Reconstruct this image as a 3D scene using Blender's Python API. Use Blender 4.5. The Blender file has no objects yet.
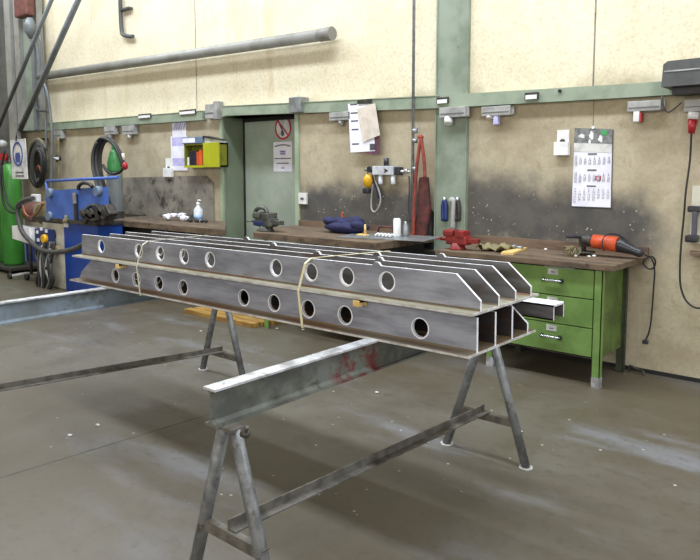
import bpy, bmesh, math, random
from mathutils import Vector, Matrix
from mathutils.geometry import tessellate_polygon
random.seed(7)
C = bpy.context.scene.collection

# ------------------------------------------------------------------ camera
F, CXP, CYP, H = 681., 350., 235., 1.55
PSI, TH = math.radians(40.5), math.atan(65/681)
FW = Vector((-math.sin(PSI)*math.cos(TH), math.cos(PSI)*math.cos(TH), -math.sin(TH)))
RT = Vector((math.cos(PSI), math.sin(PSI), 0))
UP = RT.cross(FW)
cam_d = bpy.data.cameras.new('camera'); cam = bpy.data.objects.new('camera', cam_d); C.objects.link(cam)
cam.matrix_world = Matrix(((RT.x, UP.x, -FW.x, 0), (RT.y, UP.y, -FW.y, 0), (RT.z, UP.z, -FW.z, H), (0, 0, 0, 1)))
cam_d.sensor_width = 36; cam_d.sensor_fit = 'HORIZONTAL'; cam_d.lens = F/700*36; cam_d.shift_y = -45/700
cam_d.clip_start = .05
bpy.context.scene.camera = cam

def ray(px, py): return FW + RT*((px-CXP)/F) - UP*((py-CYP)/F)
def P(px, py, y):                      # measured point of the photograph on the vertical plane at depth y
    d = ray(px, py); t = y/d.y; return Vector((d.x*t, y, H+d.z*t))
def G(px, py, z=0.):                   # measured point on the horizontal plane at height z
    d = ray(px, py); t = (z-H)/d.z; return Vector((d.x*t, d.y*t, z))

# ------------------------------------------------------------------ light
w = bpy.data.worlds.new('world'); bpy.context.scene.world = w; w.use_nodes = True
w.node_tree.nodes['Background'].inputs[0].default_value = (1.0, .95, .88, 1)
w.node_tree.nodes['Background'].inputs[1].default_value = .34
def area(name, loc, size, power, col, target):
    l = bpy.data.lights.new(name, 'AREA'); l.shape = 'RECTANGLE'; l.size, l.size_y = size
    l.energy = power; l.color = col
    o = bpy.data.objects.new(name, l); C.objects.link(o); o.location = loc
    o.rotation_euler = (Vector(target)-Vector(loc)).to_track_quat('-Z', 'Y').to_euler()
    return o
area('skylight', (-4.5, 2.75, 6.2), (15, .6), 740, (.84, .91, 1.0), (-4.5, 2.75, 0))
area('crane_rail_lamp', (-5.5, 4.35, 5.3), (15, .25), 230, (.88, .93, 1.0), (-5.5, 3.6, 0))
area('hall_window', (-1.0, -5.2, 3.2), (13, 2.6), 500, (1.0, .95, .88), (-5.0, 4.5, 1.6))  # soft fill added behind the camera to brighten wall and door
area('gate_daylight', (4.6, 5.0, 2.2), (3.6, 3.0), 150, (.74, .85, 1.0), (-2.5, 2.8, .2))  # cool fill added from the right, lifts the door jamb
sc = bpy.context.scene
sc.view_settings.view_transform = 'Standard'; sc.view_settings.look = 'None'
sc.view_settings.exposure = 0.0; sc.view_settings.gamma = 1; sc.view_settings.use_curve_mapping = False

# ------------------------------------------------------------------ materials
def lin(c): return tuple((v/12.92 if v <= .04045 else ((v+.055)/1.055)**2.4) for v in [x/255 for x in c])
def newmat(name):
    m = bpy.data.materials.new(name); m.use_nodes = True
    return m, m.node_tree, m.node_tree.nodes['Principled BSDF']
def N(t, typ, **k):
    n = t.nodes.new(typ)
    for a, b in k.items(): setattr(n, a, b)
    return n
def pos(t): return N(t, 'ShaderNodeNewGeometry').outputs['Position']
def noise(t, scale, detail=4, rough=.6, vec=None, stretch=None):
    n = N(t, 'ShaderNodeTexNoise'); n.inputs['Scale'].default_value = scale
    n.inputs['Detail'].default_value = detail; n.inputs['Roughness'].default_value = rough
    v = vec or pos(t)
    if stretch:
        mp = N(t, 'ShaderNodeMapping'); mp.inputs['Scale'].default_value = stretch
        t.links.new(v, mp.inputs['Vector']); v = mp.outputs[0]
    t.links.new(v, n.inputs['Vector']); return n.outputs['Fac']
def ramp(t, fac, a, b):                # smooth 0..1 between a and b
    n = N(t, 'ShaderNodeMapRange', interpolation_type='SMOOTHSTEP')
    n.inputs['From Min'].default_value = a; n.inputs['From Max'].default_value = b
    t.links.new(fac, n.inputs['Value']); return n.outputs[0]
def mth(t, op, a, b):
    n = N(t, 'ShaderNodeMath', operation=op)
    for i, v in enumerate((a, b)):
        if isinstance(v, (int, float)): n.inputs[i].default_value = v
        else: t.links.new(v, n.inputs[i])
    return n.outputs[0]
def mix(t, fac, a, b):
    n = N(t, 'ShaderNodeMix', data_type='RGBA')
    for s, v in ((0, fac), (6, a), (7, b)):
        if isinstance(v, (int, float)): n.inputs[s].default_value = v
        elif isinstance(v, tuple): n.inputs[s].default_value = (*lin(v), 1)
        else: t.links.new(v, n.inputs[s])
    return n.outputs[2]
def bump(t, b, fac, strength=.3, dist=.01):
    n = N(t, 'ShaderNodeBump'); n.inputs['Strength'].default_value = strength; n.inputs['Distance'].default_value = dist
    t.links.new(fac, n.inputs['Height']); t.links.new(n.outputs[0], b.inputs['Normal'])

def mat(name, c, rough=.6, metal=0., c2=None, scale=8, lo=.4, hi=.65, rust=None, rlo=.6, rhi=.72, bmp=0., stretch=None, rr=None):
    m, t, b = newmat(name)
    col = mix(t, ramp(t, noise(t, scale, stretch=stretch), lo, hi), c, c2 or tuple(int(v*.82) for v in c))
    if rust: col = mix(t, ramp(t, noise(t, scale*1.9, 6, .7), rlo, rhi), col, rust)
    t.links.new(col, b.inputs['Base Color'])
    b.inputs['Metallic'].default_value = metal; b.inputs['Roughness'].default_value = rough
    if bmp: bump(t, b, noise(t, scale*6, 5), bmp)
    return m

M = {}
# concrete wall: cleaner and creamier above the rail, greyer below, soot above the benches
m, t, b = newmat('wall_concrete'); M['wall'] = m
pz = N(t, 'ShaderNodeSeparateXYZ'); t.links.new(pos(t), pz.inputs[0]); X_, Y_, Z_ = pz.outputs
base = mix(t, ramp(t, noise(t, 1.3, 6, .65), .35, .68), (230, 221, 194), (220, 209, 178))
base = mix(t, ramp(t, noise(t, 3.2, 6, .7, stretch=(1, 1, .18)), .52, .78), base, (208, 192, 156))
low = mix(t, ramp(t, noise(t, 2.4, 7, .72), .34, .68), (192, 182, 156), (168, 156, 130))
low = mix(t, ramp(t, noise(t, 9, 5, .7), .55, .75), low, (160, 146, 118))
fz = mth(t, 'ADD', Z_, mth(t, 'MULTIPLY', mth(t, 'SUBTRACT', noise(t, 1.7, 5, .6), .5), .5))
col = mix(t, ramp(t, fz, 2.12, 2.32), low, base)
nz = mth(t, 'MULTIPLY', mth(t, 'SUBTRACT', noise(t, 3.0, 6, .65), .5), .42)
zz = mth(t, 'ADD', Z_, nz)
soot1 = mth(t, 'MULTIPLY', mth(t, 'SUBTRACT', 1, ramp(t, zz, 1.24, 1.5)), mth(t, 'MULTIPLY', ramp(t, X_, -5.6, -5.2), mth(t, 'SUBTRACT', 1, ramp(t, X_, -3.75, -3.45))))
soot2 = mth(t, 'MULTIPLY', mth(t, 'SUBTRACT', 1, ramp(t, mth(t, 'ADD', zz, mth(t, 'MULTIPLY', mth(t, 'ADD', X_, 3.2), .12)), 1.36, 1.66)), mth(t, 'MULTIPLY', ramp(t, mth(t, 'ADD', X_, nz), -3.5, -3.1), mth(t, 'SUBTRACT', 1, ramp(t, mth(t, 'ADD', X_, nz), -1.72, -1.38))))
soot2 = mth(t, 'MULTIPLY', soot2, ramp(t, zz, .78, 1.0))
soot = mth(t, 'MAXIMUM', soot1, soot2)
vo = N(t, 'ShaderNodeTexVoronoi'); vo.inputs['Scale'].default_value = 26; t.links.new(pos(t), vo.inputs['Vector'])
chips = mth(t, 'MULTIPLY', mth(t, 'SUBTRACT', 1, ramp(t, vo.outputs['Distance'], .12, .22)), ramp(t, noise(t, 4.5, 5, .7), .52, .6))
scol = mix(t, ramp(t, noise(t, 5, 5), .35, .65), (58, 60, 64), (82, 80, 78))
scol = mix(t, chips, scol, (190, 182, 160))
col = mix(t, mth(t, 'MULTIPLY', ramp(t, noise(t, 38, 4, .75), .42, .72), .35), col, (150, 136, 110))
col = mix(t, mth(t, 'MULTIPLY', soot, .94), col, scol)
# faint general grime halo over a wider zone
halo = mth(t, 'MULTIPLY', mth(t, 'SUBTRACT', 1, ramp(t, zz, 1.5, 2.15)), mth(t, 'MULTIPLY', ramp(t, X_, -9.5, -8.5), mth(t, 'SUBTRACT', 1, ramp(t, X_, -2.3, -1.3))))
col = mix(t, mth(t, 'MULTIPLY', halo, .16), col, (92, 84, 70))
t.links.new(col, b.inputs['Base Color']); b.inputs['Roughness'].default_value = .9
bump(t, b, noise(t, 45, 5), .25, .004)
# floor
m, t, b = newmat('floor_concrete'); M['floor'] = m
col = mix(t, ramp(t, noise(t, .55, 6, .6), .38, .62), (84, 78, 66), (98, 94, 85))
col = mix(t, ramp(t, noise(t, 2.5, 7, .72), .5, .75), col, (76, 70, 56))
col = mix(t, ramp(t, noise(t, 1.1, 4, .6, stretch=(.5, 1.6, 1)), .52, .7), col, (116, 117, 120))
col = mix(t, mth(t, 'MULTIPLY', ramp(t, noise(t, 16, 6, .7), .5, .72), .6), col, (66, 62, 52))
vo = N(t, 'ShaderNodeTexVoronoi'); vo.inputs['Scale'].default_value = 9; t.links.new(pos(t), vo.inputs['Vector'])
col = mix(t, mth(t, 'MULTIPLY', mth(t, 'SUBTRACT', 1, ramp(t, vo.outputs['Distance'], .05, .09)), ramp(t, noise(t, 3.3, 3), .5, .58)), col, (176, 174, 168))
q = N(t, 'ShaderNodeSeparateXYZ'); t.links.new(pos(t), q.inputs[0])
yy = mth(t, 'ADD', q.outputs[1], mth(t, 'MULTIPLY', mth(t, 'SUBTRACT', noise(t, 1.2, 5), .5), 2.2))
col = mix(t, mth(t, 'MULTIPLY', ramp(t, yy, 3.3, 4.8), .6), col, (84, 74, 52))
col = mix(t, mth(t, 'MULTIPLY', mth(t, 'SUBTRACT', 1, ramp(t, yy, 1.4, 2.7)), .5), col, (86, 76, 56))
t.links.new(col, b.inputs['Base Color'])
t.links.new(mth(t, 'ADD', mth(t, 'MULTIPLY', noise(t, 2.2, 5), .35), .30), b.inputs['Roughness'])
bump(t, b, noise(t, 30, 5), .2, .003)

M['rail'] = mat('green_rail_paint', (146, 158, 138), .55, 0, (126, 140, 120), 4, rust=(86, 84, 60), rlo=.66, rhi=.8)
M['door'] = mat('green_door_paint', (166, 176, 162), .5, 0, (148, 160, 146), 2.2, rust=(88, 92, 70), rlo=.66, rhi=.82)
M['jamb'] = mat('green_frame_paint', (158, 172, 146), .5, 0, (138, 154, 128), 2.5, rust=(78, 84, 56), rlo=.66, rhi=.8)
M['column'] = mat('column_paint', (140, 150, 134), .55, 0, (118, 130, 112), 3, rust=(98, 92, 60), rlo=.62, rhi=.78)
M['board'] = mat('grey_splash_board', (138, 132, 120), .7, 0, (104, 99, 91), 2.3, rust=(58, 54, 50), rlo=.5, rhi=.7)
M['bench_green'] = mat('bench_green', (118, 150, 80), .5, 0, (102, 134, 68), 5, rust=(72, 88, 42), rlo=.66, rhi=.78)
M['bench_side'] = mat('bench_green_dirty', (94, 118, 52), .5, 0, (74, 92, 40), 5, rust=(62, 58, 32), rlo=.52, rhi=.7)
M['darkleg'] = mat('dirty_green_leg', (60, 66, 42), .6, 0, (44, 46, 34), 6)  # darker green for the rear bench legs
M['benchtop'] = mat('worn_wood_top', (112, 94, 74), .7, 0, (82, 69, 54), 6, rust=(58, 50, 44), rlo=.52, rhi=.7, bmp=.3, stretch=(.5, 2.5, 2.5))
M['upstand'] = mat('brown_upstand', (120, 98, 78), .7, 0, (92, 74, 60), 5, stretch=(.5, 2.5, 2.5))
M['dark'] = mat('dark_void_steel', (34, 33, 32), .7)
# mill-scale steel with rust
def steel(name, c, c2, rust, rlo=.58, rhi=.75, rough=.42, metal=.55):
    m, t, b = newmat(name)
    col = mix(t, ramp(t, noise(t, 6, 6, .65, stretch=(.35, 1, 2)), .35, .65), c, c2)
    col = mix(t, ramp(t, noise(t, 9, 6, .7, stretch=(.3, 1, 1.4)), rlo, rhi), col, rust)
    t.links.new(col, b.inputs['Base Color']); b.inputs['Metallic'].default_value = metal
    t.links.new(mth(t, 'ADD', mth(t, 'MULTIPLY', noise(t, 12, 4), .3), rough-.15), b.inputs['Roughness'])
    bump(t, b, noise(t, 60, 4), .12, .002)
    return m
M['web'] = steel('mill_scale_web', (166, 169, 180), (128, 130, 140), (122, 102, 94), .56, .76, .42, .45)
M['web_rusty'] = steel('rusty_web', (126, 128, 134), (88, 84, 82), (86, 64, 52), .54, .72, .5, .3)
M['web_dark'] = steel('dark_scale_web', (66, 62, 64), (48, 44, 44), (70, 46, 36), .5, .7, .5, .3)  # rusty steel darkened, shade between the lower webs put into the colour
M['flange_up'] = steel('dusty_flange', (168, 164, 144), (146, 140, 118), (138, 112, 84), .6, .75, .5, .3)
M['flange'] = steel('rusty_flange', (124, 114, 98), (116, 98, 72), (122, 86, 52), .46, .64, .5, .35)
M['cut'] = mat('bright_cut_steel', (246, 247, 252), .4, .15, (224, 226, 234), 30)
M['edge'] = mat('flange_edge_steel', (212, 212, 212), .45, .3, (176, 172, 166), 14)
M['rsj'] = mat('weathered_beam_paint', (106, 110, 104), .6, .2, (82, 86, 82), 7, rust=(70, 60, 50), rlo=.56, rhi=.72, bmp=.2)
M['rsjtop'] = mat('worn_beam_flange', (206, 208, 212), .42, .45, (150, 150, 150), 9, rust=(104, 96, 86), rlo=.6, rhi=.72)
m, t, b = newmat('weathered_beam_red'); M['rsjred'] = m
col = mix(t, ramp(t, noise(t, 7), .4, .65), (106, 110, 102), (78, 80, 74))
col = mix(t, ramp(t, noise(t, 13, 6, .7), .56, .7), col, (70, 60, 50))
q = N(t, 'ShaderNodeSeparateXYZ'); t.links.new(pos(t), q.inputs[0])
msk = mth(t, 'MULTIPLY', ramp(t, q.outputs[1], 1.95, 2.05), mth(t, 'SUBTRACT', 1, ramp(t, q.outputs[1], 2.24, 2.34)))
col = mix(t, mth(t, 'MULTIPLY', msk, ramp(t, noise(t, 11, 5, .65), .42, .56)), col, (102, 46, 44))
t.links.new(col, b.inputs['Base Color']); b.inputs['Roughness'].default_value = .6; bump(t, b, noise(t, 42, 5), .2)
M['redpaint'] = mat('red_paint_patch', (150, 44, 44), .6, 0, (106, 60, 56), 14, lo=.35, hi=.6)
M['bluersj'] = mat('blue_grey_beam', (132, 146, 160), .55, .15, (112, 122, 124), 3, rust=(90, 92, 84), rlo=.5, rhi=.7)
M['trestle'] = mat('trestle_steel', (118, 120, 120), .5, .3, (88, 90, 90), 14, rust=(82, 72, 62), rlo=.54, rhi=.68, bmp=.2)
M['bar'] = mat('trestle_bar_steel', (108, 104, 96), .6, .25, (80, 77, 70), 14, rust=(150, 146, 138), rlo=.66, rhi=.74)
M['wood'] = mat('pale_wood', (226, 196, 128), .7, 0, (206, 170, 100), 12, stretch=(1, 6, 6))
M['yellowwood'] = mat('yellow_planks', (166, 130, 60), .7, 0, (132, 98, 44), 5, stretch=(1, 5, 1))
M['strap'] = mat('cream_strap', (206, 202, 184), .4, 0, (188, 182, 160), 10)
M['strapy'] = mat('yellowed_strap', (212, 204, 168), .4, 0, (206, 196, 150), 10)
M['greybox'] = mat('grey_plastic', (166, 166, 162), .5, 0, (140, 140, 138), 9, rust=(112, 108, 100), rlo=.6, rhi=.75)
M['galv'] = mat('galvanised', (160, 164, 166), .4, .6, (132, 136, 138), 12)
M['duct'] = mat('pale_duct', (146, 146, 140), .5, .1, (128, 127, 120), 3)
M['darkgrey'] = mat('dark_grey_paint', (84, 86, 86), .5, .1, (70, 72, 72), 5)
M['steelgrey'] = mat('steel_grey_paint', (112, 118, 120), .5, .1, (98, 102, 104), 5)
M['white'] = mat('white_paper', (236, 236, 244), .7, 0, (222, 222, 236), 6)
M['paper2'] = mat('buff_paper', (214, 204, 190), .7, 0, (196, 186, 172), 10)
M['lilac'] = mat('lilac_print', (176, 172, 222), .7, 0, (198, 194, 232), 10)
M['whiteplastic'] = mat('white_plastic', (232, 232, 230), .35, 0, (214, 214, 212), 6)
M['ink'] = mat('dark_print', (86, 84, 96), .7)
M['greyprint'] = mat('grey_print', (132, 134, 132), .7, 0, (96, 98, 98), 26)
M['bluesign'] = mat('blue_print', (64, 84, 156), .5)
M['red'] = mat('sign_red', (190, 42, 72), .45)
M['plugred'] = mat('plug_red', (176, 36, 44), .35)
M['black'] = mat('black_rubber', (26, 26, 28), .5, 0, (38, 38, 40), 10)
M['blackplastic'] = mat('black_plastic', (40, 40, 44), .35, 0, (52, 52, 58), 10)
M['hose'] = mat('dark_grey_hose', (74, 74, 72), .5, 0, (60, 60, 58), 10)
M['blue'] = mat('machine_blue', (70, 104, 178), .45, 0, (58, 90, 160), 5, rust=(44, 62, 110), rlo=.64, rhi=.8)
M['deepblue'] = mat('deep_blue_panel', (24, 66, 150), .4, 0, (20, 56, 132), 4)
M['cream'] = mat('cream_panel', (206, 202, 184), .5, 0, (184, 178, 158), 6, rust=(120, 112, 98), rlo=.6, rhi=.76)
M['machdark'] = mat('oily_cast_iron', (52, 50, 48), .5, .3, (76, 72, 68), 14)
M['cylgreen'] = mat('cylinder_green', (62, 134, 50), .35, 0, (54, 124, 44), 4)
M['darkgreen'] = mat('cap_green', (48, 122, 58), .4)
M['cylgrey'] = mat('cylinder_grey', (136, 142, 142), .4, .1, (118, 124, 126), 4)
M['motor'] = mat('rusty_red_motor', (112, 66, 58), .6, .1, (86, 54, 48), 12)
M['yellow'] = mat('signal_yellow', (232, 176, 24), .35)
M['lime'] = mat('lime_cabinet', (172, 176, 26), .45, 0, (158, 162, 26), 4)
M['cabin'] = mat('cabinet_inside', (120, 122, 30), .6)
M['orange'] = mat('orange_plastic', (224, 96, 34), .35)
M['orangered'] = mat('orange_grinder', (206, 84, 42), .45, 0, (178, 68, 34), 10)
M['binder'] = mat('black_binder', (34, 34, 46), .5)
M['binderblue'] = mat('blue_grey_binder', (104, 122, 148), .5)
M['visegrey'] = mat('grey_vise_iron', (78, 80, 76), .45, .4, (104, 106, 98), 12)
M['viseblue'] = mat('blue_vise_paint', (40, 56, 110), .45, .1)
M['visered'] = mat('red_vise_paint', (140, 42, 38), .5, .1, (104, 32, 30), 10)
M['bagblue'] = mat('navy_cloth', (34, 36, 80), .8, 0, (26, 28, 60), 14)
M['redstrap'] = mat('red_webbing', (150, 66, 52), .75, 0, (118, 50, 42), 14)
M['maroon'] = mat('maroon_cloth', (98, 50, 44), .85, 0, (66, 36, 34), 10, rust=(40, 30, 34), rlo=.5, rhi=.65)
M['ragm'] = mat('olive_rag', (140, 132, 96), .85, 0, (110, 104, 76), 12)
M['chrome'] = mat('bright_metal', (210, 212, 214), .25, .8, (180, 182, 186), 12)
M['regbody'] = mat('silver_paint', (206, 208, 212), .4, .1, (180, 184, 190), 10)
M['label'] = mat('paper_label', (214, 214, 210), .6)
M['clear'] = mat('clear_bottle_plastic', (222, 226, 230), .25, 0, (204, 210, 216), 10)
M['bluelabel'] = mat('blue_label', (160, 190, 222), .5)
M['purple'] = mat('maroon_card', (112, 66, 84), .7)
M['tealgreen'] = mat('green_print', (70, 160, 92), .6)
M['brownlead'] = mat('copper_cable', (152, 96, 70), .5)

# ------------------------------------------------------------------ mesh builder
class MB:
    def __init__(s): s.bm = bmesh.new(); s.mats = ['']; s.cur = 0
    def mi(s, name):
        if name not in s.mats: s.mats.append(name)
        s.cur = s.mats.index(name); return s
    def _new(s, faces):
        for f in faces: f.material_index = s.cur
    def box(s, a, b, bev=0., rot=None):
        a, b = Vector(a), Vector(b); c = (a+b)/2; d = b-a
        r = bmesh.ops.create_cube(s.bm, size=1)
        mt = Matrix.Translation(c) @ (rot.to_4x4() if rot else Matrix.Identity(4)) @ Matrix.Diagonal((abs(d.x), abs(d.y), abs(d.z), 1))
        bmesh.ops.transform(s.bm, matrix=mt, verts=r['verts'])
        fs = {f for v in r['verts'] for f in v.link_faces}; s._new(fs)
        if bev:
            es = list({e for v in r['verts'] for e in v.link_edges})
            q = bmesh.ops.bevel(s.bm, geom=es, offset=bev, segments=2, affect='EDGES', profile=.6); s._new(q['faces'])
        return s
    def cyl(s, p, q, r, r2=None, n=16):
        p, q = Vector(p), Vector(q); d = q-p
        c = bmesh.ops.create_cone(s.bm, cap_ends=True, segments=n, radius1=r, radius2=r if r2 is None else r2, depth=d.length)
        bmesh.ops.transform(s.bm, matrix=Matrix.Translation((p+q)/2) @ d.to_track_quat('Z', 'Y').to_matrix().to_4x4(), verts=c['verts'])
        fs = {f for v in c['verts'] for f in v.link_faces}; s._new(fs)
        for f in fs:
            if len(f.verts) == 4: f.smooth = True
        return s
    def tube(s, pts, r, n=8, closed=False, sub=4):
        pts = [Vector(p) for p in pts]
        if sub > 1 and len(pts) > 2: pts = spline(pts, sub, closed)
        L = len(pts); rings = []; prev = None
        for i, p in enumerate(pts):
            a = pts[(i-1) % L] if (i > 0 or closed) else p; b_ = pts[(i+1) % L] if (i < L-1 or closed) else p
            d = (b_-a).normalized()
            if prev is None: u = d.orthogonal().normalized()
            else:
                u = prev - d*prev.dot(d); u = u.normalized() if u.length > 1e-6 else d.orthogonal().normalized()
            prev = u; v = d.cross(u)
            rr = r[i*len(r)//L] if isinstance(r, (list, tuple)) else r
            rings.append([s.bm.verts.new(p + (u*math.cos(2*math.pi*k/n)+v*math.sin(2*math.pi*k/n))*rr) for k in range(n)])
        fs = []
        for i in range(L if closed else L-1):
            A, B = rings[i], rings[(i+1) % L]
            for k in range(n): fs.append(s.bm.faces.new((A[k], A[(k+1) % n], B[(k+1) % n], B[k])))
        for f in fs: f.smooth = True
        if not closed:
            fs.append(s.bm.faces.new(rings[0][::-1])); fs.append(s.bm.faces.new(rings[-1]))
        s._new(fs); return s
    def lathe(s, c, prof, n=20, axis=None):
        """prof: list of (radius, height) from the base; axis: direction"""
        c = Vector(c); q = (Vector(axis) if axis else Vector((0, 0, 1))).to_track_quat('Z', 'Y')
        rings = [[s.bm.verts.new(c + q @ Vector((r*math.cos(2*math.pi*k/n), r*math.sin(2*math.pi*k/n), h))) for k in range(n)] for r, h in prof]
        fs = []
        for A, B in zip(rings, rings[1:]):
            for k in range(n):
                f = s.bm.faces.new((A[k], A[(k+1) % n], B[(k+1) % n], B[k])); f.smooth = True; fs.append(f)
        fs.append(s.bm.faces.new(rings[0][::-1])); fs.append(s.bm.faces.new(rings[-1])); s._new(fs); return s
    def prism(s, pts, ext):
        """pts: planar polygon (3D), extruded by the vector ext"""
        pts = [Vector(p) for p in pts]; ext = Vector(ext)
        a = [s.bm.verts.new(p) for p in pts]; b_ = [s.bm.verts.new(p+ext) for p in pts]; n = len(pts)
        fs = [s.bm.faces.new(a), s.bm.faces.new(b_[::-1])]
        for k in range(n): fs.append(s.bm.faces.new((a[k], b_[k], b_[(k+1) % n], a[(k+1) % n])))
        s._new(fs); return s
    def ball(s, c, r, sc_=(1, 1, 1), n=2, jit=0.):
        q = bmesh.ops.create_icosphere(s.bm, subdivisions=n, radius=r)
        for v in q['verts']:
            k = 1+random.uniform(-jit, jit); v.co = Vector((v.co.x*sc_[0]*k, v.co.y*sc_[1]*k, v.co.z*sc_[2]*k))+Vector(c)
        fs = {f for v in q['verts'] for f in v.link_faces}; s._new(fs)
        for f in fs: f.smooth = True
        return s
    def build(s, name, material, parent=None, world=True):
        bmesh.ops.recalc_face_normals(s.bm, faces=s.bm.faces)
        off = Vector((0, 0, 0))
        if world and parent:
            p = parent
            while p: off += p.location; p = p.parent
        origin = Vector((0, 0, 0))
        if not parent and s.bm.verts:
            xs = [v.co for v in s.bm.verts]
            origin = Vector((sum(v.x for v in xs)/len(xs), sum(v.y for v in xs)/len(xs), min(v.z for v in xs)))
        for v in s.bm.verts: v.co -= off+origin
        me = bpy.data.meshes.new(name); s.bm.to_mesh(me); s.bm.free()
        s.mats[0] = material
        for k in s.mats: me.materials.append(M[k])
        o = bpy.data.objects.new(name, me); C.objects.link(o); o.location = origin
        if parent: o.parent = parent
        return o

def spline(pts, sub, closed=False):
    out = []; n = len(pts); R = n if closed else n-1
    for i in range(R):
        g = (lambda k: pts[k % n]) if closed else (lambda k: pts[max(0, min(n-1, k))])
        p0, p1, p2, p3 = g(i-1), g(i), g(i+1), g(i+2)
        for j in range(sub):
            u = j/sub
            out.append(.5*((2*p1)+(p2-p0)*u+(2*p0-5*p1+4*p2-p3)*u*u+(3*p1-p0-3*p2+p3)*u**3))
    if not closed: out.append(pts[-1])
    return out

def T(name, label, cat, loc, group=None):
    o = bpy.data.objects.new(name, None); C.objects.link(o); o.location = loc; o.empty_display_size = .1
    o['label'] = label; o['category'] = cat
    if group: o['group'] = group
    return o
def tag(o, label, cat, group=None):
    o['label'] = label; o['category'] = cat
    if group: o['group'] = group
    return o
def S(o): o['kind'] = 'structure'; return o
def box(name, m, a, b, parent=None, bev=0., label=None):
    o = MB().box(a, b, bev).build(name, m, parent)
    if label: o['label'] = label
    return o
def copy_tree(o, parent=None):
    c = o.copy(); C.objects.link(c); c.parent = parent
    for ch in list(o.children): copy_tree(ch, c)
    return c
_tc = {}
def text_bm(mb, body, loc, size, facing='-y', align='CENTER', roll=0., ext=.0006, spacing=1.):
    """write text into the builder, lying on a vertical plane that faces the camera side"""
    key = (body, align, spacing)
    if key not in _tc:
        cu = bpy.data.curves.new('t', 'FONT'); cu.body = body; cu.align_x = align; cu.align_y = 'CENTER'; cu.size = 1; cu.resolution_u = 1
        cu.space_line = spacing
        o = bpy.data.objects.new('t', cu); C.objects.link(o)
        dg = bpy.context.evaluated_depsgraph_get(); me = bpy.data.meshes.new_from_object(o.evaluated_get(dg))
        _tc[key] = ([v.co.copy() for v in me.vertices], [tuple(p.vertices) for p in me.polygons])
        bpy.data.objects.remove(o); bpy.data.curves.remove(cu); bpy.data.meshes.remove(me)
    vs, fs = _tc[key]
    R = Matrix.Rotation(roll, 3, 'Y'); loc = Vector(loc); nv = []
    for v in vs:
        q = R @ Vector((v.x*size, 0, v.y*size)); nv.append(mb.bm.verts.new(loc+q+Vector((0, -ext, 0))))
    out = []
    for f in fs:
        try: out.append(mb.bm.faces.new([nv[i] for i in f]))
        except ValueError: pass
    mb._new(out)

WY = 5.36
# ------------------------------------------------------------------ the setting
XDL, XDR, DTOP = -6.60, -5.36, 2.19        # door opening
LEAFY = WY+.35
mb = MB()
mb.box((-15, WY, 0), (XDL, WY+.5, 7.6)); mb.box((XDR, WY, 0), (3, WY+.5, 7.6)); mb.box((XDL, WY, DTOP), (XDR, WY+.5, 7.6))
S(mb.build('wall_back', 'wall'))
S(box('wall_left', 'wall', (-15.2, -6, 0), (-15, WY+.5, 7.6)))
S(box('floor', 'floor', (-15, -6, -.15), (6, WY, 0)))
S(box('trim_1', 'dark', (-15, WY-.012, 0), (3, WY, .03)))
# floor joints
a, b_ = G(0, 478), G(210, 414)
d = (b_-a).normalized(); nrm = Vector((-d.y, d.x, 0))*.003
mb = MB(); mb.prism([a-d*2-nrm, b_-nrm, b_+nrm, a-d*2+nrm], (0, 0, .0015)); S(mb.build('trim_2', 'hose'))
# wall panel joints
for i, (px, z0) in enumerate(((196, 2.31), (594, 2.2))):
    x = P(px, 60, WY).x; S(box('trim_%d' % (3+i), 'board', (x-.006, WY-.002, z0), (x+.006, WY+.01, 7.6)))
x = P(594, 100, WY).x; S(box('trim_5', 'board', (x-.003, WY-.0015, 1.9), (x+.003, WY+.01, 2.1)))
# door, frame
mb = MB()
mb.box((XDL-.045, WY-.03, 0), (XDL+.0, LEAFY, DTOP+.03)); mb.box((XDR, WY-.02, 0), (XDR+.06, LEAFY, DTOP+.03))
mb.box((XDL-.045, WY-.03, DTOP), (XDR+.06, LEAFY, DTOP+.035))
fr = S(mb.build('trim_6', 'jamb')); fr['label'] = 'green steel door frame with deep jamb'
mb = MB(); mb.box((XDL+.012, LEAFY-.03, 0.02), (XDR-.01, LEAFY+.02, DTOP-.02))
dr = S(mb.build('door_1', 'door'))
box('door_seal', 'dark', (XDL+.0, LEAFY-.045, 0.02), (XDL+.022, LEAFY-.02, DTOP), dr)
box('door_seal', 'dark', (XDL, LEAFY-.045, DTOP-.05), (XDR, LEAFY-.02, DTOP), dr)
mb = MB(); mb.cyl((XDR-.12, LEAFY-.03, 1.05), (XDR-.12, LEAFY-.08, 1.05), .011); mb.tube([(XDR-.12, LEAFY-.08, 1.05), (XDR-.26, LEAFY-.08, 1.05)], .01)
mb.build('door_handle', 'chrome', dr)

# painted steel column set in the wall
xa, xb = P(437, 200, WY).x, P(468, 200, WY).x
mb = MB(); mb.box((xa, WY-.035, 0), (xb, WY, 7.6)); mb.box((xa+.0, WY-.045, 0), (xa+.012, WY-.035, 7.6)); mb.box((xb-.012, WY-.045, 0), (xb, WY-.035, 7.6))
S(mb.build('trim_7', 'column'))
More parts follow.
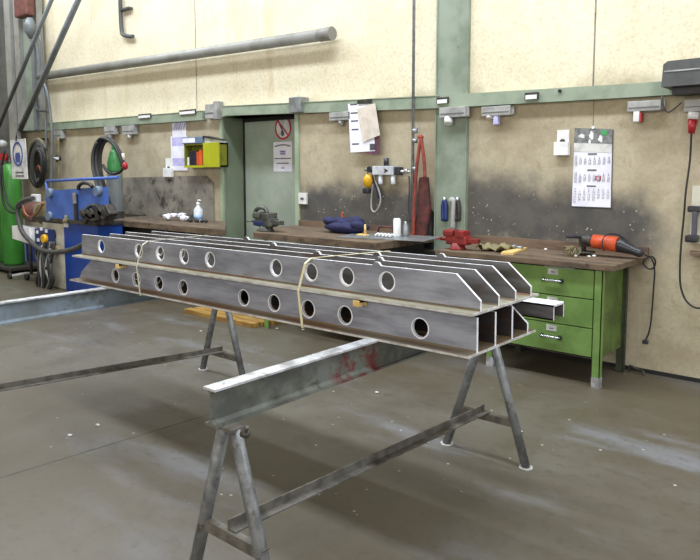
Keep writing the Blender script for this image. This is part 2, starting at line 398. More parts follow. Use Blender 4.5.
# green cable rail, tilted a little like in the photo
def railseg(x0, z0, x1, z1, h0=.115, h1=.105):
    mb = MB()
    y0 = WY-.075
    mb.prism([(x0, y0, z0-h0), (x1, y0, z1-h1), (x1, y0, z1), (x0, y0, z0)], (0, .075, 0))
    mb.prism([(x0, y0-.006, z0-.008), (x1, y0-.006, z1-.008), (x1, y0-.006, z1), (x0, y0-.006, z0)], (0, .006, 0))
    return mb
def railz(px, py): v = P(px, py, WY-.075); return v.x, v.z
xl, zl = railz(20, 126); xm, zm = railz(202, 110.5)
rl = railseg(xl-1.2, zl+.02, xm, zm, .12, .115).build('cable_rail', 'rail')
tag(rl, 'green painted cable rail on the wall left of the door, ending beside a grey box', 'rail')
x0, z0 = railz(222, 106); x1, z1 = railz(440, 95.2); x2, z2 = railz(640, 83); x3, z3 = railz(700, 79.5)
mb = railseg(x0, z0, x1, z1, .115, .115)
mb.prism([(x1, WY-.075, z1-.115), (x2, WY-.075, z2-.1), (x2, WY-.075, z2), (x1, WY-.075, z1)], (0, .075, 0))
mb.prism([(x2, WY-.075, z2-.1), (x3+2, WY-.075, z3-.1), (x3+2, WY-.075, z3), (x2, WY-.075, z2)], (0, .075, 0))
rr = mb.build('cable_rail', 'rail')
tag(rr, 'green painted cable rail running from above the door to the right edge', 'rail')
for (px, py, w_, par) in ((145, 116, .30, rl), (188, 112, .34, rl), (443, 100.5, .125, rr), (532, 96, .12, rr)):
    c = P(px, py, WY-.08)
    mb = MB(); mb.box((c.x-w_/2, c.y-.012, c.z-.028), (c.x+w_/2, c.y, c.z+.028)); mb.mi('whiteplastic'); mb.box((c.x-w_/2+.01, c.y-.016, c.z-.026), (c.x+w_/2-.012, c.y-.011, c.z+.008))
    o = mb.build('socket_strip', 'machdark', par)
c = P(560, 91, WY-.08); MB().cyl(c, c-Vector((0, .01, 0)), .014).build('grommet', 'black', rr)

# ------------------------------------------------------------------ T beams
def web_mesh(outline, holes, r, y, t_, rim=True):
    mb = MB(); n = 28
    loops = [[(x, z) for x, z in outline]] + [[(hx+r*math.cos(2*math.pi*k/n), hz+r*math.sin(2*math.pi*k/n)) for k in range(n)] for hx, hz in holes]
    tri = tessellate_polygon([[Vector((x, z, 0)) for x, z in L] for L in loops])
    flat = [p for L in loops for p in L]
    F_ = [mb.bm.verts.new((x, y-t_/2, z)) for x, z in flat]; B_ = [mb.bm.verts.new((x, y+t_/2, z)) for x, z in flat]
    for a, b, c in tri:
        mb.bm.faces.new((F_[a], F_[b], F_[c])); mb.bm.faces.new((B_[c], B_[b], B_[a]))
    mb.mi('cut'); k = 0
    for L in loops:
        q = len(L)
        for i in range(q):
            f = mb.bm.faces.new((F_[k+i], F_[k+(i+1) % q], B_[k+(i+1) % q], B_[k+i])); f.material_index = mb.cur
        k += q
    if rim:
        for hx, hz in holes:           # ground-bright lip around each hole
            for yy in (y-t_/2-.0012, y+t_/2+.0012):
                A = [mb.bm.verts.new((hx+r*math.cos(2*math.pi*i/n), yy, hz+r*math.sin(2*math.pi*i/n))) for i in range(n)]
                rr_ = r+.0055
                Bv = [mb.bm.verts.new((hx+rr_*math.cos(2*math.pi*i/n)+.001, yy*1+.0, hz+rr_*math.sin(2*math.pi*i/n)-.0015)) for i in range(n)]
                for i in range(n):
                    f = mb.bm.faces.new((A[i], A[(i+1) % n], Bv[(i+1) % n], Bv[i])); f.material_index = mb.cur
    return mb
LEN = 3.10; HT = .150; FWD = .143
UP_H = [1.012*x+1.323 for x in (-4.115, -3.677, -3.45, -3.214, -2.979, -2.456, -2.216, -1.991, -1.763)]
LO_H = [1.01*x+1.322 for x in (-3.92, -3.681, -3.442, -3.202, -2.681, -2.452, -2.217, -1.985, -1.574)]
TILT = .0078
def tbeam(label, loc, holes, hz, left, right, notch, first, LL=0.):
    root = T('steel_t_beam', label, 'steel beam', loc, 'cellular steel beams stacked on the trestles')
    o = [(-LEN+LL, .010)]
    o = []
    o += [(0, .010)] + ([(0, .052), (-.112, HT)] if right == 'slant' else [(0, HT)])
    for nx in notch:                   # small left-over cutting tabs along the upper edge
        o += [(nx+.024, HT), (nx+.010, HT+.015), (nx-.010, HT+.015), (nx-.024, HT)]
    o += [(-LEN+LL+.17, HT), (-LEN+LL+.03, .06), (-LEN+LL, .010)] if left == 'slant' else [(-LEN+LL+.01, HT), (-LEN+LL, .010)]
    w_ = web_mesh(o, [(h, hz) for h in holes if h > -LEN+LL+.08], .040, 0, .013)
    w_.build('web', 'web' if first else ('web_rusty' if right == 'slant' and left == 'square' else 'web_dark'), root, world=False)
    mb = MB(); mb.box((-LEN-.01+LL, -FWD/2, 0), (.0, FWD/2, .011))
    mb.mi('edge'); mb.box((-.0005, -FWD/2, .0005), (.004, FWD/2, .0105)); mb.box((-LEN-.01+LL, -FWD/2-.0015, .001), (0, -FWD/2, .0095))
    mb.mi('flange')                    # root fillets
    for s_ in (-1, 1): mb.prism([(-LEN+LL, s_*.0045, .011), (-LEN+LL, s_*.014, .011), (-LEN+LL, s_*.0045, .021)], (LEN-LL, 0, 0))
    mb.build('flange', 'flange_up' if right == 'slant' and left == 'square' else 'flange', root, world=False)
    root.rotation_euler = (0, -TILT, 0)
    return root
names_lo = ['lower tier beam facing the camera, nine round holes and a square cut right end',
            'lower tier beam directly behind the front one, square cut right end',
            'lower tier beam third from the front, upright square cut end',
            'lower tier beam farthest back, its right end cut on a slant']
names_up = ['upper tier beam facing the camera, nine round holes and a slanted right end',
            'upper tier beam second from the front, slanted bright right end',
            'upper tier beam third from the front, slanted bright right end',
            'upper tier beam farthest back, nearest the workbenches']
for i in range(4):
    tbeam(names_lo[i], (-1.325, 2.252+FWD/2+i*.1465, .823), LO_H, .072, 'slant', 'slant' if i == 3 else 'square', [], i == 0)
for i in range(4):
    ns = [(-.52-.0*i, -1.75)[:1], (-.62, -1.02), (-.75, -1.5), (-.47, -1.9)][i]
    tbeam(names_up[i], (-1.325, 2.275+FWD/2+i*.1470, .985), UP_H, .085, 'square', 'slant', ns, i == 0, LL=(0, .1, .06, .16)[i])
# wooden spacers between the tiers
def zt(x, z): return z+TILT*(x+1.325)
for px, py, lab in ((123, 267, 'small pale wood spacer between the beam tiers, left one'), (362, 303, 'small pale wood spacer between the beam tiers, right one')):
    c = P(px, py, 2.30)
    o = MB().box((c.x-.018, 2.262, zt(c.x, .974)), (c.x+.018, 2.86, zt(c.x, .984)))
    o.box((c.x-.018, 2.258, zt(c.x, .958)), (c.x+.018, 2.312, zt(c.x, .984)))
    tag(o.build('wood_spacer', 'wood'), lab, 'spacer', 'wood spacers between the beams')
for k, x in enumerate((-1.75, -2.7, -3.7)):
    tag(MB().box((x-.015, 2.40, zt(x, .974)), (x+.015, 2.80, zt(x, .984))).build('packing_lath', 'wood'), 'thin packing lath hidden between the two beam tiers', 'spacer', 'packing laths in the stack')
# strapping bands
def band(name, pts, label, m='strap', w_=.011):
    pts = [Vector(p) for p in pts]; mb = MB(); L = len(pts)
    cen = sum(pts, Vector())/L; rows = []
    for i, p in enumerate(pts):
        o_ = (p-cen); o_.x = 0; o_.normalize()
        rows.append([mb.bm.verts.new(p+Vector((sx*w_/2, 0, 0))+o_*q) for sx, q in ((-1, 0), (1, 0), (1, .002), (-1, .002))])
    for i in range(L):
        A, B = rows[i], rows[(i+1) % L]
        for k in range(4): mb.bm.faces.new((A[k], A[(k+1) % 4], B[(k+1) % 4], B[k]))
    return tag(mb.build(name, m), label, 'strap')
y0, y1 = 2.245, 2.845
def loop(xf, xl, xb):
    zu = zt(xf, .985)
    return [(xf, 2.342, zu+HT+.002), (xf-.0, 2.30, zu+HT-.02), (xf-.01, y0+.024, zu+.018), (xf-.012, y0+.020, zu-.002), (xl, y0-.001, zt(xl, .823)+.012), (xl, y0+.001, zt(xl, .823)-.003),
            (xl, y1, zt(xl, .823)-.003), (xl, y1+.004, zt(xl, .823)+.012), (xb, y1+.03, zt(xb, .985)+.02), (xb, 2.80, zt(xb, .985)+HT+.003)]
xs = P(148, 240, 2.34).x; xl = P(140, 292, 2.25).x
band('packing_strap', loop(xs, xl+.01, xs-.02), 'cream plastic strap around the left end of the beam stack')
xs = P(311, 257, 2.34).x; xl = P(303, 318, 2.25).x
band('packing_strap', loop(xs, xl, xs+.12), 'yellowed plastic strap around the middle of the beam stack', 'strapy', .013)

# channel section poking out behind the stack
r = T('steel_channel', 'short bright steel channel poking out behind the right end of the stack', 'steel channel', (-1.7, 3.0, .846))
mb = MB(); xq = -1.275
yA, yB, zA, zB = 2.915, 3.03, .868, .938
mb.box((-2.1, yA, zB-.008), (xq, yB, zB)); mb.box((-2.1, yA, zA), (xq, yA+.007, zB)); mb.box((-2.1, yB-.007, zA), (xq, yB, zB)); mb.box((-2.1, yA, zA), (xq, yA+.05, zA+.007))
mb.mi('cut'); mb.box((-2.1, yA, zB), (xq, yB, zB+.0012)); mb.box((xq, yA, zB-.008), (xq+.001, yB, zB)); mb.box((xq, yA, zA), (xq+.001, yA+.007, zB)); mb.box((xq, yB-.007, zA), (xq+.001, yB, zB))
mb.build('profile', 'web_rusty', r)
mb = MB(); mb.box((-1.84, 2.90, .824), (-1.76, 3.04, .872)); mb.build('packer', 'wood', r)

# ------------------------------------------------------------------ trestles
def trestle(label, X, yn, yf, ztop, m='trestle', zb=.225, zn=.29):
    r = T('steel_trestle', label, 'trestle', (X, (yn+yf)/2, 0), 'steel trestles under the beams')
    for y, zb_ in ((yn, zn), (yf, zb)):
        for s_ in (-1, 1):
            mb = MB(); mb.cyl((X+s_*.242, y, .008), (X+s_*.028, y, ztop-.012), .0235, n=14)
            mb.mi('edge'); mb.cyl((X+s_*.242, y, .0), (X+s_*.242, y, .008), .036, n=14)
            mb.build('leg', m, r)
        mb = MB(); mb.box((X-.165, y-.013, zb_-.022), (X+.165, y-.007, zb_+.012)); mb.box((X-.165, y-.013, zb_+.012), (X+.175, y+.016, zb_+.018)); mb.build('cross_bar', 'bar', r)
        mb = MB(); mb.box((X-.05, y-.035, ztop-.012), (X+.05, y+.035, ztop)); mb.build('head_plate', 'bar', r)
    yo, yi = yn, yf+.015; dzz = zn-zb
    mb = MB(); mb.prism([(X-.02, yo, zn+.024), (X-.02, yi, zb+.024), (X-.02, yi, zb+.055), (X-.02, yo, zn+.055)], (.006, 0, 0))
    mb.prism([(X-.02, yo, zn+.018), (X-.02, yi, zb+.018), (X-.02, yi, zb+.024), (X-.02, yo, zn+.024)], (.042, 0, 0)); mb.build('spreader_bar', 'bar', r)
    return r
trestle('grey steel trestle at the front right, carrying the red stained beam', -1.768, 1.44, 3.20, .69)
trestle('grey steel trestle at the left, its spreader bar leaving the picture', -4.0, .2, 3.2, .672, zb=.165, zn=.36)
# beams on the trestles
def rsj(X, y0, y1, zb, zt_, fw, label, m, red=False):
    r = T('support_beam', label, 'steel beam', (X, (y0+y1)/2, zb))
    mb = MB(); mb.box((X-.0045+fw*.0, y0, zb+.008), (X+.0045, y1, zt_-.008))
    for s_ in (-1, 1):
        mb.prism([(X+s_*.0045, y0, zb+.008), (X+s_*.016, y0, zb+.008), (X+s_*.0045, y0, zb+.02)], (0, y1-y0, 0))
        mb.prism([(X+s_*.0045, y0, zt_-.008), (X+s_*.016, y0, zt_-.008), (X+s_*.0045, y0, zt_-.02)], (0, y1-y0, 0))
    mb.build('web', m, r)
    MB().box((X-fw/2, y0, zb), (X+fw/2, y1, zb+.008)).build('lower_flange', m, r)
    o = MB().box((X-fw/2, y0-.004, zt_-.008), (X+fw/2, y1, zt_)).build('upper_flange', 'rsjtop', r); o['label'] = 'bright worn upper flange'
    return r
rsj(-1.800, 1.385, 3.30, .69, .823, .062, 'weathered grey I beam lying on the front trestle, patched with red paint', 'rsjred')
rsj(-4.0, .2, 3.32, .672, .7995, .062, 'blue grey I beam on the left trestle under the left end of the stack', 'bluersj')
# clamp blob at the near end of the front beam
c = P(247, 417, 1.43)
mb = MB(); mb.ball((c.x-.01, 1.43, .683), .018, (1, 1, .8), 2, .15); mb.cyl((c.x-.01, 1.43, .68), (c.x+.012, 1.42, .715), .006); mb.build('trestle_bolt', 'machdark', [o for o in bpy.data.objects if o.name == 'steel_trestle'][0])

# ------------------------------------------------------------------ right workbench with drawers
FY, BZ = 4.70, .895
xr = -1.63; xlft = -3.09
r = T('workbench', 'green workbench with three drawers and a worn brown top, at the right', 'workbench', (-2.3, 5.0, 0))
mb = MB(); mb.box((xlft, FY, BZ-.042), (xr, WY-.03, BZ), .004); mb.build('worktop', 'benchtop', r)
mb = MB(); mb.box((xlft, WY-.035, BZ-.02), (xr+.03, WY-.008, BZ+.075)); mb.build('backboard', 'upstand', r)
cx0, cx1 = -2.60, -1.745; yb = FY+.05
mb = MB()
mb.box((cx0, yb+.02, .20), (cx1-.02, yb+.04, BZ-.05)); mb.box((cx0, yb+.02, .20), (cx0+.02, WY-.08, BZ-.05)); mb.box((cx0, yb+.02, .20), (cx1-.01, WY-.08, .22))
mb.box((cx0, WY-.1, .20), (cx1, WY-.08, BZ-.05))
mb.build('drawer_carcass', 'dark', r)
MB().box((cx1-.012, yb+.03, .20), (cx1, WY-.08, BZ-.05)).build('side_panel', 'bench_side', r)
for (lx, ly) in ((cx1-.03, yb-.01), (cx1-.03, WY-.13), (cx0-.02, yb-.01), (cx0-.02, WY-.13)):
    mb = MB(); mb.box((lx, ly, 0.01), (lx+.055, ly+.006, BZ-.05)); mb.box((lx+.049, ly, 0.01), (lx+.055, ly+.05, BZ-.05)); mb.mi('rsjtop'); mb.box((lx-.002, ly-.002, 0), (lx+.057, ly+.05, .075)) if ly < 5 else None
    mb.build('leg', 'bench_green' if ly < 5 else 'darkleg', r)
dz = [(BZ-.055, .635), (.628, .425), (.418, .215)]
for zt_, zb_ in dz:
    dxa, dxb = cx0+.04, cx1-.04
    d_ = MB().box((dxa, yb-.004, zb_), (dxb, yb+.018, zt_), .003).build('drawer', 'bench_green', r)
    hx = P(553, 282, yb).x; hz = (zt_+zb_)/2+.005
    mb = MB(); mb.tube([(hx-.068, yb-.008, hz), (hx-.062, yb-.03, hz), (hx+.062, yb-.03, hz), (hx+.068, yb-.008, hz)], .0085, sub=3)
    mb.mi('black'); mb.cyl((hx-.068, yb-.004, hz), (hx-.068, yb-.026, hz), .014); mb.cyl((hx+.068, yb-.004, hz), (hx+.068, yb-.03, hz), .016)
    mb.build('handle', 'chrome', d_)
    mb = MB(); mb.box((hx-.04, yb-.007, zt_-.055), (hx+.04, yb-.004, zt_-.012)); mb.mi('ink'); mb.box((hx-.015, yb-.0075, zt_-.04), (hx+.015, yb-.0068, zt_-.033)); mb.build('label_holder', 'label', d_)
MB().box((P(545, 262, yb).x, yb-.006, BZ-.058), (P(575, 266, yb).x, yb+.01, BZ-.049)).build('metal_strip', 'galv', r)

# ------------------------------------------------------------------ middle workbench (vise) and left workbench
AZ = .94
r = T('workbench', 'brown topped workbench in the middle, below the clipboard and switch', 'workbench', (-4.3, 4.9, 0))
mb = MB(); mb.prism([(-5.05, 4.45, AZ-.06), (-3.52, 4.45, AZ-.06), (-3.52, WY-.03, AZ-.06), (-5.36, WY-.03, AZ-.06), (-5.36, 4.8, AZ-.06)], (0, 0, .06)); mb.build('worktop', 'benchtop', r)
MB().box((-5.30, WY-.03, AZ-.01), (-3.52, WY-.006, AZ+.06)).build('backboard', 'upstand', r)
for lx, ly in ((-4.93, 4.47), (-3.62, 4.455), (-5.2, 5.22), (-3.62, 5.22)):
    mb = MB(); mb.box((lx, ly, 0), (lx+.055, ly+.006, AZ-.06)); mb.box((lx, ly, 0), (lx+.006, ly+.055, AZ-.06)); mb.build('leg', 'bench_green', r)
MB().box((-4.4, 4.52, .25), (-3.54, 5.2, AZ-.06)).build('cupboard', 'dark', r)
tag(MB().box((-3.50, 4.95, 0), (-3.14, 5.3, .80), .01).build('scrap_bin', 'dark'), 'dark scrap bin in the gap between the middle bench and the drawer bench', 'bin')  # added dark box, stands in for the shade between the benches
pa, pb = G(336, 237, AZ+.004), G(424, 241.5, AZ+.004)
q = (pb-pa).normalized(); nn = Vector((-q.y, q.x, 0))
pc = [pa, pb, pb+nn*.42, pa+nn*.42]
pc = [Vector((p.x, min(p.y, WY-.06), AZ+.002)) for p in pc]
tag(MB().prism(pc, (0, 0, .006)).build('steel_plate', 'galv'), 'thin steel plate lying on the middle workbench and overhanging its right end', 'steel plate')

CZ = .92
r = T('workbench', 'brown topped workbench at the left under the grey splash board', 'workbench', (-7.2, 5.0, 0))
cr = G(225, 230, CZ)
mb = MB(); mb.prism([(-8.15, cr.y, CZ-.065), (cr.x, cr.y, CZ-.065), (-6.56, WY-.02, CZ-.065), (-8.25, WY-.02, CZ-.065)], (0, 0, .065)); mb.build('worktop', 'benchtop', r)
for lx, ly in ((-6.27, 4.70), (-8.1, 4.70), (-6.9, 5.2), (-8.1, 5.2)):
    mb = MB(); mb.box((lx, ly, 0), (lx+.055, ly+.006, CZ-.065)); mb.box((lx, ly, 0), (lx+.006, ly+.055, CZ-.065)); mb.build('leg', 'bench_green', r)
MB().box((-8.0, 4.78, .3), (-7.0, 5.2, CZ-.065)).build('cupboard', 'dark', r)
# splash board with a clipped corner
a = P(106, 178, WY-.02); b1 = P(205, 175.5, WY-.02); b2 = P(213, 183, WY-.02); c = P(213.5, 220, WY-.02)
mb = MB(); mb.prism([(a.x, WY-.022, CZ), (a.x, WY-.022, a.z), (b1.x, WY-.022, b1.z), (b2.x, WY-.022, b2.z), (c.x, WY-.022, CZ)], (0, .02, 0))
tag(mb.build('splash_board', 'board'), 'large grey stained board with a clipped corner on the wall behind the left workbench', 'board')
# planks on the floor below the benches
pl = [G(184, 315), G(262, 327.5)]
for k in range(4):
    o = MB().box((-6.12+.02*k, 4.38+k*.11, 0), (-5.0+.03*k, 4.48+k*.11, .045), .003).build('floor_plank', 'yellowwood')
    tag(o, ['yellow plank on the floor under the benches, nearest the camera', 'yellow plank on the floor, second of four from the camera', 'yellow plank on the floor, third of four from the camera', 'yellow plank on the floor, farthest of four from the camera'][k], 'plank', 'yellow planks under the benches')

# ------------------------------------------------------------------ things on the wall
def wallbox(name, px0, py0, px1, py1, label, cat, d=.09, m='greybox', y=WY, group=None):
    a, b = P(px0, py1, y-d), P(px1, py0, y-d)
    r = T(name, label, cat, ((a.x+b.x)/2, y-d/2, a.z), group)
    mb = MB(); mb.box((a.x, y-d, a.z), (b.x, y, b.z), .006); mb.box((a.x-.006, y-d*.62, a.z+.01), (b.x+.02, y-d*.5, b.z-.008))
    mb.build('housing', m, r)
    return r, a, b
gb = 'grey socket boxes under the cable rail'
data = [(52, 130, 61, 139, 'small grey socket box above the valve pipe at the far left', 'stub'),
        (104, 126, 114, 135, 'grey socket box over the black hoses, left of the pair', 'stub'),
        (122, 125, 133.5, 135, 'grey socket box left of the door, right of the pair above the hoses', 'white'),
        (205, 103.5, 215, 119, 'upright grey box at the end of the left rail beside the door frame', None),
        (329, 111, 350, 121, 'long grey socket box half behind the clipboard', 'stub'),
        (439, 106, 465, 118, 'grey socket box mounted on the painted steel column', 'round'),
        (481, 105, 510, 116.5, 'grey socket box right of the column with a pale lilac plug', 'lilac'),
        (627, 99.5, 661, 112, 'grey socket box above and right of the calendar with a red and white plug', 'redwhite'),
        (683.5, 98.5, 704, 112, 'grey socket box at the right edge feeding the long hanging cable', None)]
for px0, py0, px1, py1, lab, kind in data:
    y = WY-.035 if px0 == 439 else WY
    r, a, b = wallbox('socket_box', px0, py0, px1, py1, lab, 'socket box', .085, 'greybox', y, gb)
    cx = (a.x*.62+b.x*.38); w_ = b.x-a.x
    MB().box((a.x+.01, y-.09, a.z+(b.z-a.z)*.35), (b.x-.01, y-.085, a.z+(b.z-a.z)*.42)).build('lid_seam', 'steelgrey', r)
    if kind in ('stub', 'white'): MB().cyl((cx+.03, y-.05, a.z), (cx+.03, y-.05, a.z-.05), .032, .026).build('socket_outlet', 'whiteplastic' if kind == 'white' else 'greybox', r)
    if kind == 'round': mb = MB(); mb.cyl((a.x+w_*.3, y-.05, a.z), (a.x+w_*.33, y-.07, a.z-.055), .04, .038); mb.build('socket_outlet', 'whiteplastic', r)
    if kind == 'lilac':
        MB().cyl((a.x+w_*.25, y-.05, a.z), (a.x+w_*.25, y-.055, a.z-.02), .035).build('socket_outlet', 'whiteplastic', r)
        o = MB().box((a.x+w_*.42, y-.08, a.z-.075), (a.x+w_*.58, y-.03, a.z), .006).build('plug', 'lilac', r); o['label'] = 'pale lilac plug'
    if kind == 'redwhite':
        c = P(636, 117, y-.09)
        mb = MB(); mb.box((c.x-.022, y-.09, c.z-.035), (c.x+.022, y-.02, a.z), .006); mb.mi('plugred'); mb.box((c.x+.022, y-.085, c.z-.038), (c.x+.036, y-.03, a.z-.01), .004); mb.build('plug', 'whiteplastic', r)
# two tilted galvanised boxes
a, b = P(290, 113, WY-.12), P(301, 96.5, WY-.12)
r = T('junction_box', 'metallic grey junction box at the top right corner of the door frame', 'junction box', ((a.x+b.x)/2, WY-.1, a.z))
MB().box((a.x, WY-.14, a.z), (b.x, WY-.0, b.z), .006).build('housing', 'galv', r); MB().box((b.x, WY-.07, a.z-.01), (b.x+.09, WY-.0, a.z+.03)).build('bracket', 'machdark', r)
a, b = P(218, 119.5, WY-.03), P(222, 103, WY-.03)
tag(MB().box((a.x, WY-.1, a.z), (b.x-.01, WY-.0, b.z+.02), .004).build('cable_outlet', 'greybox'), 'narrow grey cable outlet between the upright grey box and door frame', 'junction box')

# big red plug and cable at right edge
a = P(692, 118, WY-.12)
r = T('plug', 'red and white industrial plug on the hanging black cable at the right edge', 'plug', (a.x, WY-.1, a.z-.05))
c1, c2 = P(694, 112, WY-.1), P(692, 132, WY-.1)
MB().cyl((c1.x, WY-.1, c1.z), (c1.x-.004, WY-.1, c1.z-.05), .036).build('collar', 'whiteplastic', r)
MB().cyl((c1.x-.004, WY-.1, c1.z-.05), (c2.x-.004, WY-.1, c2.z-.01), .032, .022).build('grip', 'plugred', r)
pts = [P(x, y, WY-.08) for x, y in ((692, 131), (690, 160), (686, 190), (684, 215), (681.5, 240), (680, 265), (680.5, 285), (685, 299), (692, 306), (700, 308), (712, 304))]
pts[0] = Vector((c2.x-.004, WY-.1, c2.z))
tag(MB().tube(pts, .007).build('power_cable', 'black'), 'black cable hanging in a long loop down the wall at the right edge', 'cable')
pts = [P(x, y, WY-.09) for x, y in ((662, 96), (664, 108), (668, 112), (674, 109), (682, 102))]
tag(MB().tube(pts, .006).build('power_cable', 'hose'), 'short grey cable looping between the two socket boxes at the right', 'cable')
# grey duct / luminaire at top right corner
a, b = P(660, 94, WY-.30), P(664, 61, WY-.30)
r = T('wall_duct', 'dark grey metal duct entering at the right edge above the rail', 'duct', (b.x+.6, WY-.15, a.z))
mb = MB(); mb.prism([(a.x, WY-.28, a.z+.05), (b.x-.01, WY-.28, b.z-.02), (b.x+.02, WY-.28, b.z+.0), (1.2, WY-.28, b.z+.03), (1.2, WY-.28, a.z+.05)], (0, .28, 0)); mb.build('casing', 'darkgrey', r)
MB().box((b.x, WY-.285, b.z-.075), (1.2, WY-.28, b.z-.065)).build('seam', 'galv', r)
MB().box((a.x+.05, WY-.2, a.z+.0), (1.2, WY-.05, a.z+.05)).build('lower_shadow_channel', 'black', r)  # black channel along the lower edge of the duct

# telephone handset and shelf at the right edge
c = P(692, 222, WY-.06)
r = T('wall_telephone', 'black telephone handset hanging on the wall at the right edge', 'telephone', (c.x, WY-.04, c.z-.1))
a, b = P(685, 243, WY-.02), P(706, 186, WY-.02)
o = MB().box((a.x+.03, WY-.02, a.z), (b.x, WY, b.z)).build('back_plate', 'cream', r)
mb = MB()
tp, bt = P(693, 209, WY-.08), P(691, 238, WY-.08)
mb.box((tp.x-.035, WY-.10, tp.z-.022), (tp.x+.05, WY-.03, tp.z+.022), .012); mb.box((bt.x-.035, WY-.115, bt.z-.03), (bt.x+.05, WY-.03, bt.z+.022), .014)
mb.mi('ink'); mb.box((bt.x+.002, WY-.10, bt.z+.015), (bt.x+.036, WY-.065, tp.z-.015), .008); mb.build('handset', 'blackplastic', r)
a = P(686, 252, WY-.12)
r = T('wall_shelf', 'small pale wall shelf below the black telephone', 'shelf', (a.x+.2, WY-.08, a.z-.02))
MB().prism([(a.x, WY, a.z-.018), (a.x+.03, WY-.14, a.z-.018), (a.x+.55, WY-.14, a.z-.018), (a.x+.55, WY, a.z-.018)], (0, 0, .02)).build('board', 'upstand', r)

# round ventilation pipe and thin conduits
pa, pb = P(38, 77, WY-.12), P(331, 33.5, WY-.12)
r = T('vent_pipe', 'long pale grey pipe running along the upper wall', 'pipe', pb)
MB().cyl(pa, pb, .062, n=24).build('tube', 'duct', r)
MB().cyl(pb-(pb-pa).normalized()*.15, pb+(pb-pa).normalized()*.02, .068, n=24).build('end_collar', 'duct', r)
for k in (.3, .6, .9):
    q = pa.lerp(pb, k); mb = MB(); mb.box((q.x-.01, q.y, q.z-.01), (q.x+.01, WY, q.z+.01)); mb.build('bracket', 'steelgrey', r)
pts = [P(x, y, WY-.05) for x, y in ((119.5, -25), (120.5, 10), (121.5, 29), (123, 34.5), (127, 36), (133, 36.5))]
r = T('wall_conduit', 'short hooked grey conduit on the upper wall above the vent pipe', 'conduit', pts[-1])
MB().tube(pts, .028, n=10).build('tube', 'darkgrey', r); q = P(121, 10, WY-.05); MB().box((q.x-.03, q.y-.02, q.z-.012), (q.x+.22, WY, q.z+.012)).build('clip', 'darkgrey', r)
# vertical conduit in the middle, with valve and red strap beside it
xt = P(416, 60, WY-.04)
r = T('air_supply_pipe', 'thin grey vertical air pipe in the middle of the wall with union fittings', 'pipe', (P(414.5, 235, WY-.04).x, WY-.04, .95))
xb_ = P(414.8, 240, WY-.04)
mb = MB(); mb.cyl((xt.x+.01, WY-.10, 7.5), (xb_.x+.012, WY-.10, .98), .014, n=10); mb.build('tube', 'galv', r)
for py in (131, 141, 169): q = P(415, py, WY-.1); MB().cyl((q.x, q.y, q.z-.02), (q.x, q.y, q.z+.02), .027, n=8).build('fitting', 'galv', r)
q = P(415, 131, WY-.1); MB().tube([q, q+Vector((-.03, 0, .0)), q+Vector((.045, 0, .03))], .009).build('valve_lever', 'galv', r)

# regulator set
c = P(384, 170, WY-.07)
L_, R_ = P(363, 170, WY-.07), P(411, 170, WY-.07)
r = T('air_regulator', 'silver air filter and regulator row on the wall with dark gauge and bowls', 'regulator', (c.x, WY-.07, c.z-.1))
def bx(x0, x1, z0, z1, m, nm, d0=-.1, d1=-.03, bev=.006): return MB().box((x0, WY+d0, z0), (x1, WY+d1, z1), bev).build(nm, m, r)
a = P(374, 166, WY-.07); b = P(395, 175, WY-.07); bx(a.x, b.x, b.z, a.z, 'regbody', 'body')
q = P(386, 158, WY-.07); q2 = P(386, 166, WY-.07); MB().cyl((q.x, WY-.065, q2.z), (q.x, WY-.065, q.z), .026).build('adjusting_knob', 'blackplastic', r)
q = P(386, 170.5, WY-.1); mb = MB(); mb.prism([(q.x-.025, WY-.101, q.z+.022), (q.x+.028, WY-.101, q.z), (q.x-.025, WY-.101, q.z-.022), (q.x-.01, WY-.101, q.z)], (0, -.004, 0)); mb.build('arrow_mark', 'black', r)
for px in (380.5, 393):
    q = P(px, 175, WY-.07); q2 = P(px, 184.5, WY-.07); MB().lathe((q.x, WY-.065, q2.z), [(.016, 0), (.024, .012), (.024, q.z-q2.z)], 14).build('filter_bowl', 'clear', r)
a = P(396, 167, WY-.07); b = P(401, 175, WY-.07); bx(a.x, b.x, b.z, a.z, 'blackplastic', 'valve_block')
mb = MB(); q = P(373, 171, WY-.07); q2 = P(413.5, 171.5, WY-.07); mb.cyl(q, q2, .012); q = P(405, 171, WY-.07); mb.cyl(q, q+Vector((.035, 0, 0)), .024, n=8); mb.build('connecting_pipe', 'chrome', r)
q = P(371.5, 169.5, WY-.07); MB().cyl((q.x-.01, q.y-.03, q.z), (q.x-.01, q.y+.04, q.z), .03).build('gauge', 'blackplastic', r)
q = P(365, 170, WY-.07); MB().cyl(q, (q.x+.06, q.y, q.z+.005), .014).build('coupling', 'galv', r)
# yellow tool hanging from it
q = P(368, 181, WY-.08); top = P(368, 172, WY-.08)
r = T('hanging_tool', 'yellow and black hand tool hanging left of the regulator', 'hand tool', (q.x, WY-.08, q.z-.12))
MB().ball((q.x, WY-.08, q.z), .055, (.95, .8, 1.3), 2).build('yellow_head', 'yellow', r)
q2 = P(367.5, 191, WY-.08)
MB().box((q2.x-.045, WY-.11, q2.z-.025), (q2.x+.035, WY-.05, q2.z+.03), .012).build('black_base', 'blackplastic', r)
MB().tube([(q.x, WY-.08, q.z+.04), (q.x-.01, WY-.08, top.z)], .005).build('hook', 'redstrap', r)
# dark hose and loop below it
pts = [P(x, y, WY-.06) for x, y in ((373.5, 172), (375, 180), (378, 188), (380.5, 197), (380, 204), (377, 210), (374, 212), (371.5, 208), (371.5, 196), (373, 184))]
tag(MB().tube(pts, .009).build('air_hose', 'greybox'), 'looped grey air hose hanging under the regulator', 'hose')
pts = [P(x, y, WY-.04) for x, y in ((373, 173), (374.5, 182), (378, 191), (379, 198))]
tag(MB().tube(pts, .014).build('air_hose', 'bagblue'), 'short thick navy hose hanging left of the filter bowls', 'hose')
